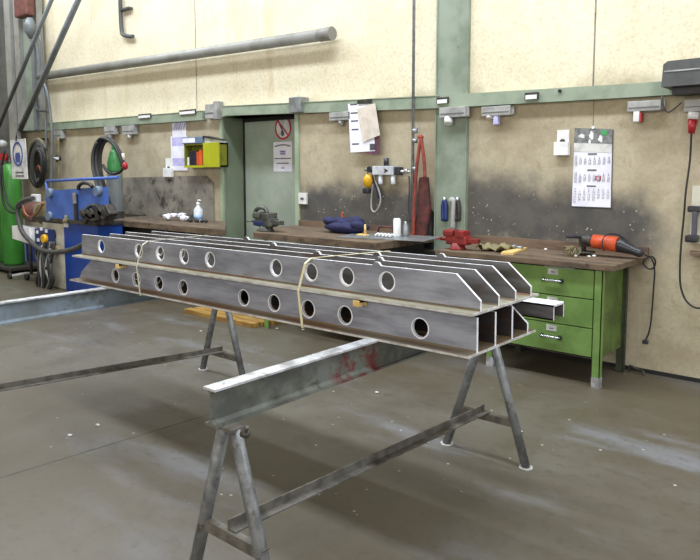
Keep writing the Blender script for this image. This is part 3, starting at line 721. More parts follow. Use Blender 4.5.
# second hanging tool cluster left of pipe
pts = [P(x, y, WY-.05) for x, y in ((409, 176), (409.5, 190), (408, 205), (410, 222))]
tag(MB().tube(pts, .008).build('air_hose', 'ink'), 'thin dark hose hanging left of the vertical air pipe', 'hose')

# red straps and maroon cloth right of the pipe
mb = MB()
for px_ in ((421, 136, 415.5, 180, 413, 245), (421, 136, 424, 160, 425, 178)):
    pts = [P(px_[i], px_[i+1], WY-.12) for i in (0, 2, 4)]; mb.tube(pts, .016, n=6)
q = P(420.5, 137, WY-.12); mb.ball(q, .03, (1.2, .6, .8), 2)
r = T('red_sling', 'red webbing sling hanging in a loop from the pipe fitting', 'sling', P(421, 240, WY-.1))
mb.build('webbing', 'redstrap', r)
mb = MB(); a = P(421, 176, WY-.1)
top = [P(418.5, 177, WY-.1), P(426.5, 177, WY-.1)]; bot = [P(412, 243, WY-.1), P(424, 243, WY-.1)]; mid = [P(417, 205, WY-.1), P(429, 208, WY-.1)]
mb.prism([top[0], mid[0], bot[0], bot[1], mid[1], top[1]], (0, .05, 0)); 
o = mb.build('work_apron', 'maroon'); tag(o, 'maroon cloth hanging folded beside the vertical pipe', 'cloth')
bv = o.modifiers.new('b', 'BEVEL'); bv.width = .015; bv.segments = 2
mb = MB(); mb.prism([P(425, 206, WY-.06), P(421, 247, WY-.06), P(432, 249, WY-.06), P(431, 212, WY-.06)], (0, .05, 0))
tag(mb.build('dark_bag', 'black'), 'black cloth bag hanging behind the maroon cloth, left of the column', 'bag')
# scissors and callipers on the column
mb = MB(); q = P(452, 197, WY-.06); 
r = T('pipe_wrench', 'pale grey hook shaped wrench hanging on the column', 'wrench', P(453, 230, WY-.06))
MB().tube([P(x, y, WY-.06) for x, y in ((450.5, 201), (452, 199.5), (454, 202), (453.5, 215), (453, 229))], .024, n=8).build('shaft', 'greybox', r)
for k, (px, lab, mt_, rr_) in enumerate(((444.5, 'navy and white pliers hanging left of the pale wrench', 'viseblue', .024), (457.5, 'dark tool hanging right of the pale wrench on the column', 'machdark', .022))):
    r = T('hanging_pliers', lab, 'tool', P(px, 225, WY-.06))
    for dx in (-1.6, 1.6): MB().tube([P(px, 200, WY-.055), P(px+dx, 207, WY-.055), P(px+dx*.8, 221, WY-.055)], rr_*.8, n=6).build('handle', mt_, r)
    MB().tube([P(px, 197, WY-.055), P(px, 203, WY-.055)], .015, n=6).build('jaw', 'chrome', r)

# clipboard papers
a, b = P(348.5, 151.5, WY-.09), P(377, 102, WY-.09)
YP = WY-.085
r = T('hanging_papers', 'white list with a buff sheet over it, hung from the rail', 'papers', (P(362, 150, YP).x, YP, P(362, 152, YP).z))
mb = MB(); mb.prism([P(348, 104, YP), P(350.5, 152.5, YP), P(375, 151, YP), P(372, 104, YP)], (0, .004, 0)); mb.mi('ink')
for i, py in enumerate((104.5, 113, 121, 129.5, 144)):
    u = P(353.5+i*.5, py, YP-.001); mb.box((u.x-.045, YP-.0012, u.z-.007), (u.x+.045, YP-.0004, u.z+.007))
u = P(372.5, 147, YP-.001); mb.box((u.x-.035, YP-.0012, u.z-.032), (u.x+.035, YP-.0004, u.z+.032)); mb.build('printed_list', 'white', r)
mb = MB(); mb.prism([P(357, 109, YP-.012), P(363, 142, YP-.012), P(380, 135, YP-.012), P(375, 103, YP-.012)], (0, .003, 0)); mb.build('buff_sheet', 'paper2', r)
mb = MB(); mb.prism([P(365, 150, YP+.004), P(366, 154, YP+.004), P(380, 154, YP+.004), P(379, 130, YP+.004)], (0, .003, 0)); mb.build('maroon_backing', 'purple', r)
MB().box((P(358, 101, YP).x, YP-.014, P(358, 104, YP).z), (P(372, 101, YP).x, YP-.002, P(358, 100, YP).z), .003).build('clip', 'machdark', r)

# calendar: three months
YC = WY-.006
c00, c10, c01, c11 = P(574.8, 128, YC), P(612.5, 129, YC), P(571.8, 206, YC), P(610.5, 207.5, YC)
def cal(u, v, e=0.): p = c00.lerp(c10, u).lerp(c01.lerp(c11, u), v); return Vector((p.x, YC-e, p.z))
r = T('wall_calendar', 'three month wall calendar with a grey picture header on the right wall', 'calendar', cal(.5, 1))
MB().prism([cal(0, 0), cal(0, 1), cal(1, 1), cal(1, 0)], (0, .003, 0)).build('sheet', 'white', r)
MB().prism([cal(1, 0, -.001), cal(1.025, .01, -.001), cal(1.025, 1.01, -.001), cal(.03, 1.01, -.001), cal(.03, 1, -.001), cal(1, 1, -.001)], (0, .002, 0)).build('backing_card', 'darkgrey', r)
mb = MB(); mb.prism([cal(0, 0, .002), cal(0, .19, .002), cal(1, .19, .002), cal(1, 0, .002)], (0, .002, 0)); mb.mi('whiteplastic')
for (u, v, w_, h_) in ((.2, .10, .1, .03), (.46, .09, .07, .06), (.7, .13, .07, .05), (.42, .17, .04, .035)):
    n = 10; mb.prism([cal(u+w_*math.cos(6.283*k/n)*(1 if k % 2 else .7), v+h_*math.sin(6.283*k/n)*(1 if k % 3 else .6), .0035) for k in range(n)], (0, -.001, 0))
mb.mi('tealgreen'); mb.prism([cal(.72, .02, .0036), cal(.72, .08, .0036), cal(.87, .08, .0036), cal(.87, .02, .0036)], (0, -.001, 0))
mb.build('picture_header', 'greyprint', r)
MB().prism([cal(0, .19, .002), cal(0, .30, .002), cal(1, .30, .002), cal(1, .19, .002)], (0, .002, 0)).build('grey_band', 'label', r)
mon = [(.345, .50), (.55, .72), (.755, .985)]
off = [3, 5, 1]; roll = math.atan2(c10.z-c00.z, c10.x-c00.x)
for k, (v0, v1) in enumerate(mon):
    mb = MB(); mb.box(cal(.38, v0-.028, .0032), cal(.62, v0-.016, .0024))
    for col_ in range(8):
        for row in range(6):
            v = v0+.012+(row)*(v1-v0-.03)/6; u = .07+col_*.123; h_ = (v1-v0)*(.105); n_ = row*7+col_-off[k]
            if col_ == 0: body = str(9+4*k+row)
            elif 1 <= n_ <= 31: body = str(n_)
            else: continue
            text_bm(mb, body, cal(u, v+h_*.5, .0026), .0225, roll=-roll)
    mb.build('month_block', 'ink', r)
o = MB().prism([cal(.6, .60, .0042), cal(.6, .655, .0042), cal(.63, .655, .0042), cal(.63, .60, .0042)], (0, .001, 0))
for (u0, u1, v0, v1) in ((.6, .74, .598, .605), (.6, .74, .65, .657), (.71, .74, .6, .655)): o.prism([cal(u0, v0, .0042), cal(u0, v1, .0042), cal(u1, v1, .0042), cal(u1, v0, .0042)], (0, .001, 0))
o.build('date_slider', 'red', r)
MB().cyl(cal(.5, -.012, .008), cal(.5, -.012, -.005), .012).build('hanger', 'whiteplastic', r)

# dispensers, switches
def dispenser(px0, py0, px1, py1, split, label, name='paper_dispenser'):
    a, b = P(px0, py1, WY-.05), P(px1, py0, WY-.05); zs = P(px0, split, WY-.05).z
    r = T(name, label, 'holder', ((a.x+b.x)/2, WY-.03, a.z))
    MB().box((a.x+.01, WY-.015, zs-.02), (b.x-.01, WY, b.z)).build('back_card', 'whiteplastic', r)
    MB().box((a.x, WY-.055, a.z), (b.x, WY-.006, zs), .004).build('front_tray', 'whiteplastic', r)
    MB().cyl(((a.x+b.x)/2, WY-.03, zs-.002), ((a.x+b.x)/2, WY-.017, zs+.004), .022).build('thumb_notch', 'machdark', r)
dispenser(163.2, 158, 170.7, 177, 168, 'small white holder on the wall left of the pinned sheets')
dispenser(553.5, 129.5, 568.5, 155.5, 142, 'small white holder on the wall left of the calendar')
a, b = P(299, 204, WY-.02), P(306.5, 193, WY-.02)
r = T('light_switch', 'white light switch on a dark patch right of the door', 'switch', ((a.x+b.x)/2, WY-.01, a.z))
MB().box((a.x, WY-.03, a.z), (b.x, WY-.0, b.z), .004).build('plate', 'whiteplastic', r); MB().box((a.x+.035, WY-.036, a.z+.05), (b.x-.035, WY-.03, b.z-.05), .002).build('rocker', 'ink', r)

# pinned sheets left of cabinet
for (x0, y0_, x1_, y1_, lab, kind) in ((172.5, 122, 186, 137, 'pinned sheet of pale sketches, upper of the two left of the lime cabinet', 0), (171.5, 135.5, 187, 170.5, 'pinned white and lilac sheet, lower of the two left of the lime cabinet', 1)):
    yy = WY-.004-.003*kind; a, b = P(x0, y1_, yy), P(x1_, y0_, yy); mb = MB(); mb.box((a.x, yy-.002, a.z), (b.x, yy, b.z)); mb.mi('lilac')
    H_ = b.z-a.z
    if kind:
        for u0, u1 in ((.72, .96), (.14, .36)): mb.box((a.x+.03, yy-.003, a.z+H_*u0), (b.x-.03, yy-.002, a.z+H_*u1))
    else:
        for k in range(5): mb.prism([(a.x+.05+k*.05, yy-.003, a.z+.08), (a.x+.11+k*.05, yy-.003, a.z+.18+.03*(k % 2)), (a.x+.09+k*.05, yy-.003, a.z+.2), (a.x+.03+k*.05, yy-.003, a.z+.1)], (0, .001, 0))
    tag(mb.build('pinned_sheet', 'white'), lab, 'paper')

# lime cabinet with binders
YK = WY-.13
a, b = P(184.5, 167, YK), P(219.5, 142.5, YK); xm_ = P(204.5, 150, YK).x
r = T('wall_cabinet', 'lime green wall cabinet with one open compartment, left of the door', 'cabinet', ((a.x+b.x)/2, WY-.12, a.z))
mb = MB(); mb.box((a.x, YK, a.z), (b.x, WY, a.z+.02)); mb.box((a.x, YK, b.z-.02), (b.x, WY, b.z)); mb.box((a.x, YK, a.z), (a.x+.018, WY, b.z)); mb.box((b.x-.018, YK, a.z), (b.x, WY, b.z)); mb.box((xm_, YK, a.z), (xm_+.018, WY, b.z)); mb.box((a.x, WY-.02, a.z), (b.x, WY, b.z))
mb.build('body', 'cabin', r)
MB().box((xm_-.005, YK-.02, a.z-.005), (b.x+.004, YK, b.z+.003), .003).build('door', 'lime', r)
MB().box((a.x-.004, YK-.006, a.z-.008), (xm_, YK, a.z+.018)).build('front_rail', 'lime', r)
xx = a.x+.03; avail = xm_-a.x-.04
specs = [(.10, 'whiteplastic', .45, 'white leaning booklet at the left of the open compartment'), (.17, 'binder', .78, 'first black binder, next to the white booklet'), (.16, 'binder', .80, 'second black binder, in the middle of the compartment'), (.12, 'orangered', .74, 'dark orange folder in the cabinet'), (.15, 'orange', .82, 'bright orange folder in the cabinet'), (.12, 'binder', .5, 'short dark booklet right of the orange folders')]
tot = sum(s_[0] for s_ in specs)*1.08
for w_, m_, hh, lab in specs:
    ww = avail*w_/tot
    tag(MB().box((xx, YK+.02, a.z+.02), (xx+ww, WY-.05, a.z+.02+(b.z-a.z-.06)*hh), .004).build('ring_binder', m_), lab, 'binder', 'binders in the lime cabinet'); xx += ww*1.06
aa, bb = P(182.5, 142.3, YK), P(202.5, 136.5, YK)
r = T('ring_binder', 'white and blue grey binder lying flat on top of the lime cabinet', 'binder', ((aa.x+bb.x)/2, WY-.15, b.z), 'files on the lime cabinet')
mb = MB(); xs_ = aa.x+(bb.x-aa.x)*.66; mb.box((aa.x, YK-.01, b.z), (bb.x, WY-.02, bb.z), .006); mb.build('cover', 'binderblue', r)
MB().box((aa.x+.015, YK-.013, b.z+.012), (xs_, YK-.009, bb.z-.012)).build('spine_label', 'white', r)
tag(MB().prism([(bb.x+.01, YK+.02, b.z), (b.x-.01, YK+.02, b.z), (b.x-.02, YK+.02, b.z+.03), (bb.x+.01, YK+.02, bb.z)], (0, .1, 0)).build('document_tray', 'label'), 'pale wedge of papers on the right half of the cabinet top', 'papers')
tag(MB().prism([(bb.x+.0, YK+.0, bb.z-.012), (b.x-.02, YK+.0, b.z+.032), (b.x-.0, YK+.0, b.z+.036), (bb.x+.0, YK+.0, bb.z+.01)], (0, .12, 0)).build('black_folder', 'black'), 'thin black folder leaning over the papers on the cabinet', 'folder')

# signs on the door
YS = LEAFY-.032
c = P(283.2, 128, YS); rad = (P(275, 128, YS)-P(291.2, 128, YS)).length/2
r = T('prohibition_sign', 'round red and white no open flame sign on the green door', 'sign', (c.x, YS, c.z-rad))
MB().cyl((c.x, YS, c.z), (c.x, YS-.003, c.z), rad*.96, n=32).build('disc', 'label', r)
mb = MB(); n = 36
R1, R2 = rad, rad*.84
A = [Vector((c.x+R1*math.cos(6.2832*k/n), YS-.004, c.z+R1*math.sin(6.2832*k/n))) for k in range(n)]; B = [Vector((c.x+R2*math.cos(6.2832*k/n), YS-.004, c.z+R2*math.sin(6.2832*k/n))) for k in range(n)]
for k in range(n): mb.prism([A[k], A[(k+1) % n], B[(k+1) % n], B[k]], (0, -.002, 0))
d = Vector((-.7071, 0, .7071)); e = Vector((.7071, 0, .7071))*rad*.075; cc = Vector((c.x, YS-.004, c.z))
mb.prism([cc+d*R2+e, cc-d*R2+e, cc-d*R2-e, cc+d*R2-e], (0, -.002, 0)); mb.build('red_ring_and_bar', 'red', r)
mb = MB(); f = cc+Vector((-.012, .0008, -rad*.5)); mb.prism([f+Vector(p) for p in ((-.02, 0, -.02), (.02, 0, -.025), (.032, 0, .01), (.015, 0, .03), (.0, 0, .055), (-.022, 0, .025))], (0, -.002, 0))
mb.prism([f+Vector(p) for p in ((.0, 0, .03), (.015, 0, .03), (-.04, 0, .12), (-.055, 0, .11))], (0, -.0015, 0)); mb.build('flame_symbol', 'ink', r)
a, b = P(273.8, 171.5, YS), P(292, 141.5, YS)
r = T('door_notice', 'white printed notice taped to the green door below the round sign', 'notice', ((a.x+b.x)/2, YS, a.z))
MB().box((a.x, YS-.002, a.z), (b.x, YS, b.z)).build('sheet', 'white', r)
mb = MB(); W_ = b.x-a.x; H_ = b.z-a.z; mx = (a.x+b.x)/2
for k in range(9):
    u = -1+2*k/8; q = Vector((mx+u*W_*.38, YS-.0025, b.z-H_*.10-H_*.045*u*u)); mb.box(q-Vector((W_*.04, .0005, .008)), q+Vector((W_*.04, .0005, .008)))
for v, w2 in ((.33, .12), (.40, .10), (.56, .44), (.72, .32), (.80, .0), (.88, .08)):
    if w2: mb.box((mx-W_*w2, YS-.003, b.z-H_*v-.006), (mx+W_*w2, YS-.002, b.z-H_*v+.006))
mb.mi('lilac'); mb.box((mx-W_*.16, YS-.0026, b.z-H_*.44), (mx+W_*.16, YS-.0021, b.z-H_*.28)); mb.build('printed_lines', 'ink', r)

# ------------------------------------------------------------------ things on the benches
# bench vise on the middle bench
def vise(c, s_, label, mbody, mjaw, flip=1):
    r = T('bench_vise', label, 'vise', c)
    x, y, z = c
    def f(p): return (x+flip*p[0]*s_, y+p[1]*s_, z+p[2]*s_)
    def bx_(a, b, nm, m_, bev=.008): a, b = f(a), f(b); MB().box((min(a[0], b[0]), a[1], a[2]), (max(a[0], b[0]), b[1], b[2]), bev*s_).build(nm, m_, r)
    MB().lathe(f((0, 0, 0)), [(.085*s_, 0), (.085*s_, .015*s_), (.075*s_, .025*s_), (.07*s_, .07*s_)], 16).build('base', mbody, r)
    bx_((-.11, -.065, .05), (.13, .065, .14), 'body', mbody, .02)
    bx_((.10, -.035, .075), (.24, .035, .12), 'slide', mjaw)
    bx_((-.14, -.075, .13), (-.02, .075, .2), 'fixed_jaw', mjaw, .02); bx_((.0, -.07, .125), (.10, .07, .195), 'moving_jaw', mjaw)
    mb = MB(); mb.cyl(f((-.10, 0, .10)), f((-.2, 0, .10)), .02*s_); mb.cyl(f((-.2, -.09, .10)), f((-.2, .09, .10)), .008*s_, n=8)
    mb.build('spindle_handle', mjaw, r)
    return r
v = vise((-5.05, 4.62, AZ), .95, 'dark grey bench vise with a blue collar, clamped at the left of the middle bench', 'visegrey', 'visegrey')
mb = MB(); mb.tube([(-5.20, 4.62, AZ+.12), (-5.20, 4.62, AZ+.20), (-5.13, 4.62, AZ+.235), (-5.06, 4.62, AZ+.22), (-5.03, 4.62, AZ+.18)], .022, n=8); mb.build('grip_arch', 'visegrey', v)
MB().box((-5.17, 4.55, AZ+.055), (-5.02, 4.69, AZ+.10), .01).build('blue_collar', 'viseblue', v)
vise((-2.96, 4.84, BZ), .82, 'red bench vise at the left end of the green drawer bench', 'visered', 'visered')
# blue bag
q = G(345, 233, AZ)
r = T('tool_bag', 'navy blue cloth tool bag on the middle workbench', 'bag', (-4.32, 5.0, AZ))
mb = MB(); mb.ball((-4.32, 5.0, AZ+.06), .2, (1.3, .7, .34), 3, .05)
for k in range(9): mb.ball((-4.52+k*.05, 4.98+random.uniform(-.05, .05), AZ+.07+random.uniform(-.01, .04)+.04*math.sin(k*.4)), .06, (1.5, .9, .7), 2, .12)
o = mb.build('cloth_body', 'bagblue', r)
for v in o.data.vertices:
    if v.co.z < 0: v.co.z = 0
o.data.update()
MB().tube([(-4.33, 4.98, AZ+.10), (-4.35, 4.97, AZ+.17), (-4.33, 4.97, AZ+.2)], .008).build('pen', 'orange', r)
# plates, cylinder, bottle on middle bench
q = P(397, 235, 4.98)
z_ = AZ+.008
r = T('spray_can', 'white cylindrical can standing on the steel plate', 'can', (q.x, 4.98, z_))
MB().lathe((q.x, 4.98, z_), [(.034, 0), (.035, .004), (.035, .15), (.030, .158), (.028, .165)], 20).build('body', 'whiteplastic', r)
q = P(405.5, 235, 5.05)
r = T('small_bottle', 'grey translucent bottle right of the white can', 'bottle', (q.x, 5.05, z_))
MB().lathe((q.x, 5.05, z_), [(.03, 0), (.031, .01), (.031, .09), (.014, .12), (.012, .14)], 16).build('body', 'galv', r)
MB().cyl((q.x, 5.05, z_+.14), (q.x, 5.05, z_+.155), .014).build('cap', 'machdark', r)
# red hacksaw
q = P(375, 230, 5.0); q1 = P(394, 231, 5.0)
r = T('hacksaw', 'maroon and black hacksaw lying behind the tools on the middle bench', 'saw', ((q.x+q1.x)/2, 5.05, z_))
MB().tube([(q.x, 5.05, z_+.02), (q.x+.02, 5.05, z_+.07), (q1.x-.04, 5.05, z_+.065), (q1.x-.02, 5.05, z_+.02)], .01, sub=2).build('frame', 'maroon', r)
MB().box((q.x, 5.048, z_+.002), (q1.x, 5.052, z_+.018)).build('blade', 'chrome', r); MB().box((q1.x-.05, 5.035, z_+.01), (q1.x-.01, 5.065, z_+.09), .01).build('handle', 'blackplastic', r)
# wood scraps and white clamps
q = P(365.5, 235, 4.9)
r = T('chisel_block', 'small pale wooden stand with an upright peg on the middle bench', 'block', (q.x, 4.85, AZ))
MB().box((q.x-.06, 4.84, AZ), (q.x+.05, 4.90, AZ+.018), .003).build('base', 'wood', r); MB().cyl((q.x+.02, 4.87, AZ+.018), (q.x+.02, 4.87, AZ+.11), .013, .008).build('peg', 'wood', r)
q = P(382, 236, 4.82)
r = T('white_clips', 'tangle of small white plastic clips at the edge of the steel plate', 'clips', (q.x, 4.84, z_))
mb = MB()
for k in range(5): mb.tube([(q.x-.08+k*.04, 4.82, z_+.008), (q.x-.06+k*.04, 4.84, z_+.03), (q.x-.04+k*.04, 4.86, z_+.008)], .008, n=6)
mb.build('clip_loops', 'whiteplastic', r)
# left bench: bottle and crumpled paper
q = P(198.5, 221, 5.12)
r = T('soap_bottle', 'clear pump bottle with a blue label on the left workbench', 'bottle', (q.x, 5.12, CZ))
MB().lathe((q.x, 5.12, CZ), [(.05, 0), (.055, .01), (.055, .15), (.022, .19), (.02, .205)], 18).build('body', 'clear', r)
MB().cyl((q.x, 5.12, CZ+.205), (q.x, 5.12, CZ+.235), .022).build('pump_collar', 'whiteplastic', r)
MB().tube([(q.x, 5.12, CZ+.235), (q.x, 5.12, CZ+.265), (q.x+.05, 5.12, CZ+.262)], .009, sub=1).build('pump_spout', 'whiteplastic', r)
MB().lathe((q.x, 5.12, CZ+.03), [(.0562, 0), (.0562, .06)], 18).build('label', 'bluelabel', r)
q = P(183, 220, 5.08)
mb = MB()
for k in range(10): mb.ball((q.x-.12+random.uniform(-.14, .25), 5.05+random.uniform(-.06, .08), CZ+.035+random.uniform(0, .035)), .055, (1.1, .9, .65), 1, .25)
o = mb.build('crumpled_paper', 'white'); o.location.z = CZ
for p in o.data.polygons: p.use_smooth = False
tag(o, 'heap of crumpled white paper beside the clear pump bottle', 'paper')
mb = MB()
for k in range(6): mb.ball((q.x+.22+k*.06, 5.0+random.uniform(-.02, .03), CZ+.02), .03, (1.1, 1, .7), 1, .2)
o = mb.build('oily_rag', 'black'); o.location.z = CZ; tag(o, 'small black oily rag at the foot of the clear bottle', 'rag')
tag(MB().box((-8.05, 4.93, CZ), (-7.4, 4.95, CZ+.012)).build('steel_rule', 'chrome'), 'thin bright steel rule on the left workbench', 'ruler')
# right bench: rag, wood, grinder
q = G(484, 246, BZ)
mb = MB(); n = 14; m_ = 8; grid = [[mb.bm.verts.new((-2.80+i*.019+random.uniform(-.006, .006), 4.86+j*.03+.02*math.sin(i), BZ+.006+max(0, .028*math.sin(i*.9+j*.7)*math.cos(j*.9-i*.3)+.02)+random.uniform(0, .012)*(1 if 0 < i < 13 else 0))) for j in range(m_)] for i in range(n)]
for i in range(n-1):
    for j in range(m_-1): mb.bm.faces.new((grid[i][j], grid[i+1][j], grid[i+1][j+1], grid[i][j+1])).smooth = True
o = mb.build('work_rag', 'ragm'); sm = o.modifiers.new('s', 'SOLIDIFY'); sm.thickness = .008; sm.offset = 1; tag(o, 'crumpled olive rag on the green drawer bench right of the red vise', 'rag')
o.location.z = BZ
cA, cB, cC, cD = G(501, 254.5, BZ+.0), G(513, 255, BZ+.0), G(527, 249.5, BZ), G(513, 248.5, BZ)
tag(MB().prism([cA, cB, cC, cD], (0, 0, .018)).build('wood_offcut', 'wood'), 'flat pale wood offcut on the green drawer bench', 'wood offcut')
tag(MB().ball((-2.58, 5.1, BZ+.025), .03, (1, 1, .8), 2, .1).cyl((-2.58, 5.1, BZ+.02), (-2.50, 5.08, BZ+.03), .014).build('coupling', 'galv'), 'small metal coupling on the bench right of the olive rag', 'fitting')
for px, py, lab in ((562, 246, 'white nut on the bench left of the grinder'), (575, 256, 'small white shard on the bench edge, left one'), (589, 256.5, 'small white shard on the bench edge, middle one'), (594, 256, 'small white shard on the bench edge, right one')):
    q = G(px, py, BZ+.008); q.y = min(q.y, 5.25)
    tag(MB().ball((q.x, q.y, BZ+.009), .012, (1.4, 1, .8), 1, .2).build('metal_shard', 'whiteplastic'), lab, 'scrap', 'small scraps on the right bench')
# grinder: axis roughly along x, from head (left) to tail (right)
gy = 5.16
h0, h1, h2, h3 = P(582, 243, gy), P(593, 241, gy), P(618, 244.5, gy), P(645, 255, gy)
r = T('angle_grinder', 'orange and black angle grinder lying on the right end of the bench', 'angle grinder', (h1.x, gy, BZ))
ax = (h2-h1)
MB().cyl(h1, h2, .052, .058, n=20).build('motor_housing', 'orangered', r)
MB().lathe(h2, [(.057, 0), (.054, .02), (.042, .07), (.032, .12), (.034, .17), (.022, .19)], 16, (h3-h2)).build('rear_handle', 'blackplastic', r)
mb = MB(); mb.lathe(h1-ax.normalized()*.10, [(.03, 0), (.042, .02), (.046, .07), (.046, .10)], 16, ax); mb.box(h1-Vector((.10, .03, .045)), h1-Vector((.03, -.03, 0)), .01); mb.build('gear_head', 'machdark', r)
q = h1-ax.normalized()*.07; mb = MB(); mb.cyl((q.x, gy, BZ+.02), (q.x, gy, BZ+.03), .085, n=24); mb.cyl((q.x, gy, BZ+.03), (q.x, gy, h1.z-.02), .018); mb.build('guard_disc', 'machdark', r)
mb = MB(); mb.tube([q+Vector((-.01, -.02, .02)), q+Vector((-.05, -.10, .03)), q+Vector((-.08, -.14, .03))], .013); mb.build('side_handle', 'blackplastic', r)
# swarf brush by grinder head
mb = MB(); q = P(572, 243, 5.0)
for k in range(16): a0 = random.uniform(0, 6.28); mb.tube([(q.x+.03*math.cos(a0), 5.0+.03*math.sin(a0), BZ+.006), (q.x+.07*math.cos(a0), 5.0+.05*math.sin(a0), BZ+.03+random.random()*.05), (q.x+.03*math.cos(a0+1.5), 5.0+.03*math.sin(a0+1.5), BZ+.07)], .004, n=4, sub=2)
tag(mb.build('wire_brush', 'ragm'), 'tangle of pale wire swarf left of the grinder', 'wire swarf')
# cord
pts = [h3+Vector((.0, 0, 0))] + [P(x, y, yy) for x, y, yy in ((649, 256.5, 5.2), (653, 257, 5.27), (655.5, 262, 5.29), (653.5, 268, 5.3), (648, 268.5, 5.3), (643, 262, 5.3), (650, 257, 5.3), (654.5, 268, 5.3), (653.5, 290, 5.3), (652, 310, 5.3), (650.5, 325, 5.3), (648, 335, 5.3), (645.5, 340, 5.3))]
r = T('grinder_cord', 'black grinder cord hanging off the right end of the bench', 'cord', pts[-1])
MB().tube(pts, .006).build('cord', 'black', r); q = pts[-1]; MB().box((q.x-.02, q.y-.015, q.z-.03), (q.x+.02, q.y+.015, q.z), .006).build('plug', 'blackplastic', r)
# cord loop around grinder body
pts = [P(x, y, yy) for x, y, yy in ((604, 251, 5.08), (602, 244, 5.07), (604, 237, 5.08), (610, 234, 5.13), (618, 235, 5.2), (627, 241, 5.24), (638, 250, 5.2), (646, 255, 5.2))]
tag(MB().tube(pts, .005).build('cable_loop', 'black'), 'loop of thin black cable thrown over the orange grinder body', 'cable')
q = P(636, 371, 5.2); q2 = G(640, 371)
tag(MB().tube([(q2.x-.06, 5.30, .01), (q2.x-.05, 5.30, .05), (q2.x-.0, 5.29, .035), (q2.x+.05, 5.28, .03), (q2.x+.06, 5.27, .008)], .009).build('pipe_stub', 'machdark'), 'small dark metal hook lying at the foot of the wall by the bench', 'scrap')

# ------------------------------------------------------------------ left side: column, braces, machine, gas bottles
r = T('lattice_column', 'grey green steel column with flange strips at the far left edge', 'column', (-11.5, WY-.2, 0))
def pillar(px0, px1, y, m_, nm, z0=0., z1=7.5, d=.1, py=60):
    a, b = P(px0, py, y), P(px1, py, y); o = MB().box((a.x, y, z0), (b.x, y+d, z1)).build(nm, m_, r); return o
zb_ = 2.2
pillar(-14, 6, WY-.2, 'darkgrey', 'flange'); pillar(6, 11.5, WY-.25, 'duct', 'flange', 0); pillar(11.5, 15, WY-.2, 'darkgrey', 'web', zb_); pillar(15, 20, WY-.22, 'duct', 'cable_duct', zb_); pillar(20, 31, WY-.15, 'column', 'web', zb_)
pillar(31, 34, WY-.2, 'steelgrey', 'conduit', zb_, d=.05); pillar(34, 38, WY-.16, 'duct', 'flange', zb_)
def brace(p, q, rr_, lab, y):
    a, b = P(p[0], p[1], y), P(q[0], q[1], y+.06); d_ = (a-b); a2 = b+d_*1.35
    tag(MB().cyl(b, a2, rr_, n=6).build('diagonal_brace', 'steelgrey'), lab, 'brace')
brace((53, -4), (-2, 128), .032, 'left of the two dark diagonal steel braces at the upper left', WY-.4)
brace((79, -2), (20, 130), .042, 'right of the two dark diagonal steel braces at the upper left', WY-.45)
a, b = P(14, 18, WY-.35), P(25, -6, WY-.35)
tag(MB().box((a.x, WY-.35, a.z), (b.x, WY-.2, b.z+.1), .03).build('horn_box', 'motor'), 'dull red box mounted high on the far left column', 'box')
q = P(30, 27, WY-.3); tag(MB().lathe((q.x, WY-.3, q.z-.18), [(.02, 0), (.08, .10), (.10, .2), (.04, .32)], 14).build('warning_lamp', 'steelgrey'), 'grey teardrop lamp hanging beside the column, upper left', 'lamp')
# thin conduits coming down
for pts, rr_, lab, m_ in (
    ([(34.5, 30), (38, 55), (43.5, 90), (46, 130), (46, 150)], .018, 'thin dark conduit coming down beside the far left column', 'steelgrey'),
    ([(40.5, 35), (43, 78), (47, 92), (51.5, 125), (52, 150), (50.5, 200)], .022, 'blue grey conduit passing the rail and running down behind the blue machine', 'steelgrey'),
    ([(36, 95), (36.5, 108), (41, 110.5), (47, 111), (50, 113.5)], .02, 'short curved dark conduit bend above the rail at the far left', 'darkgrey')):
    tag(MB().tube([P(x, y, WY-.22) for x, y in pts], rr_, n=8).build('wall_conduit', m_), lab, 'conduit')
# valve pipe
r = T('valve_pipe', 'thin brown valve pipe hanging below the small socket box at far left', 'pipe', P(58, 190, WY-.1))
MB().tube([P(58, 138, WY-.1), P(59, 160, WY-.1), P(58, 215, WY-.1)], .02, n=8).build('tube', 'ragm', r)
q = P(58, 158, WY-.1); MB().ball(q, .07, (1, .6, 1), 2, .1).build('valve_body', 'machdark', r); q = P(54, 158.5, WY-.14); MB().cyl(q, q+Vector((.12, 0, .0)), .022).build('valve_lever', 'whiteplastic', r)
# sign with oval emblem
YG = 4.32
c00, c10, c01, c11 = P(10, 140, YG), P(25, 138.5, YG), P(12.5, 179, YG), P(27.5, 179, YG)
def sg(u, v, e=0.): p = c00.lerp(c10, u).lerp(c01.lerp(c11, u), v); return Vector((p.x, YG-e, p.z))
r = T('hanging_sign', 'white hanging sign with a blue oval emblem at the far left', 'sign', sg(.5, 1))
MB().prism([sg(0, 0), sg(0, 1), sg(1, 1), sg(1, 0)], (0, .01, 0)).build('plate', 'label', r)
def oval(R, k, n=30): return sg(.47+.33*R*math.cos(6.2832*k/n), .37+.31*R*math.sin(6.2832*k/n), .003)
mb = MB()
for k in range(30): mb.prism([oval(1, k), oval(1, k+1), oval(.82, k+1), oval(.82, k)], (0, -.003, 0))
mb.prism([sg(.3, .42, .003), sg(.34, .58, .003), sg(.60, .58, .003), sg(.64, .42, .003), sg(.60, .34, .003), sg(.34, .34, .003)], (0, -.003, 0))
mb.build('oval_emblem', 'bluesign', r)
MB().prism([sg(.36, .33, .003), sg(.58, .33, .003), sg(.55, .22, .003), sg(.47, .14, .003), sg(.39, .22, .003)], (0, -.003, 0)).build('emblem_dome', 'paper2', r)
mb = MB()
for v in (.83, .92): mb.prism([sg(.25, v-.014, .003), sg(.25, v+.014, .003), sg(.78, v+.014, .003), sg(.78, v-.014, .003)], (0, -.002, 0))
mb.build('text_lines', 'ink', r)
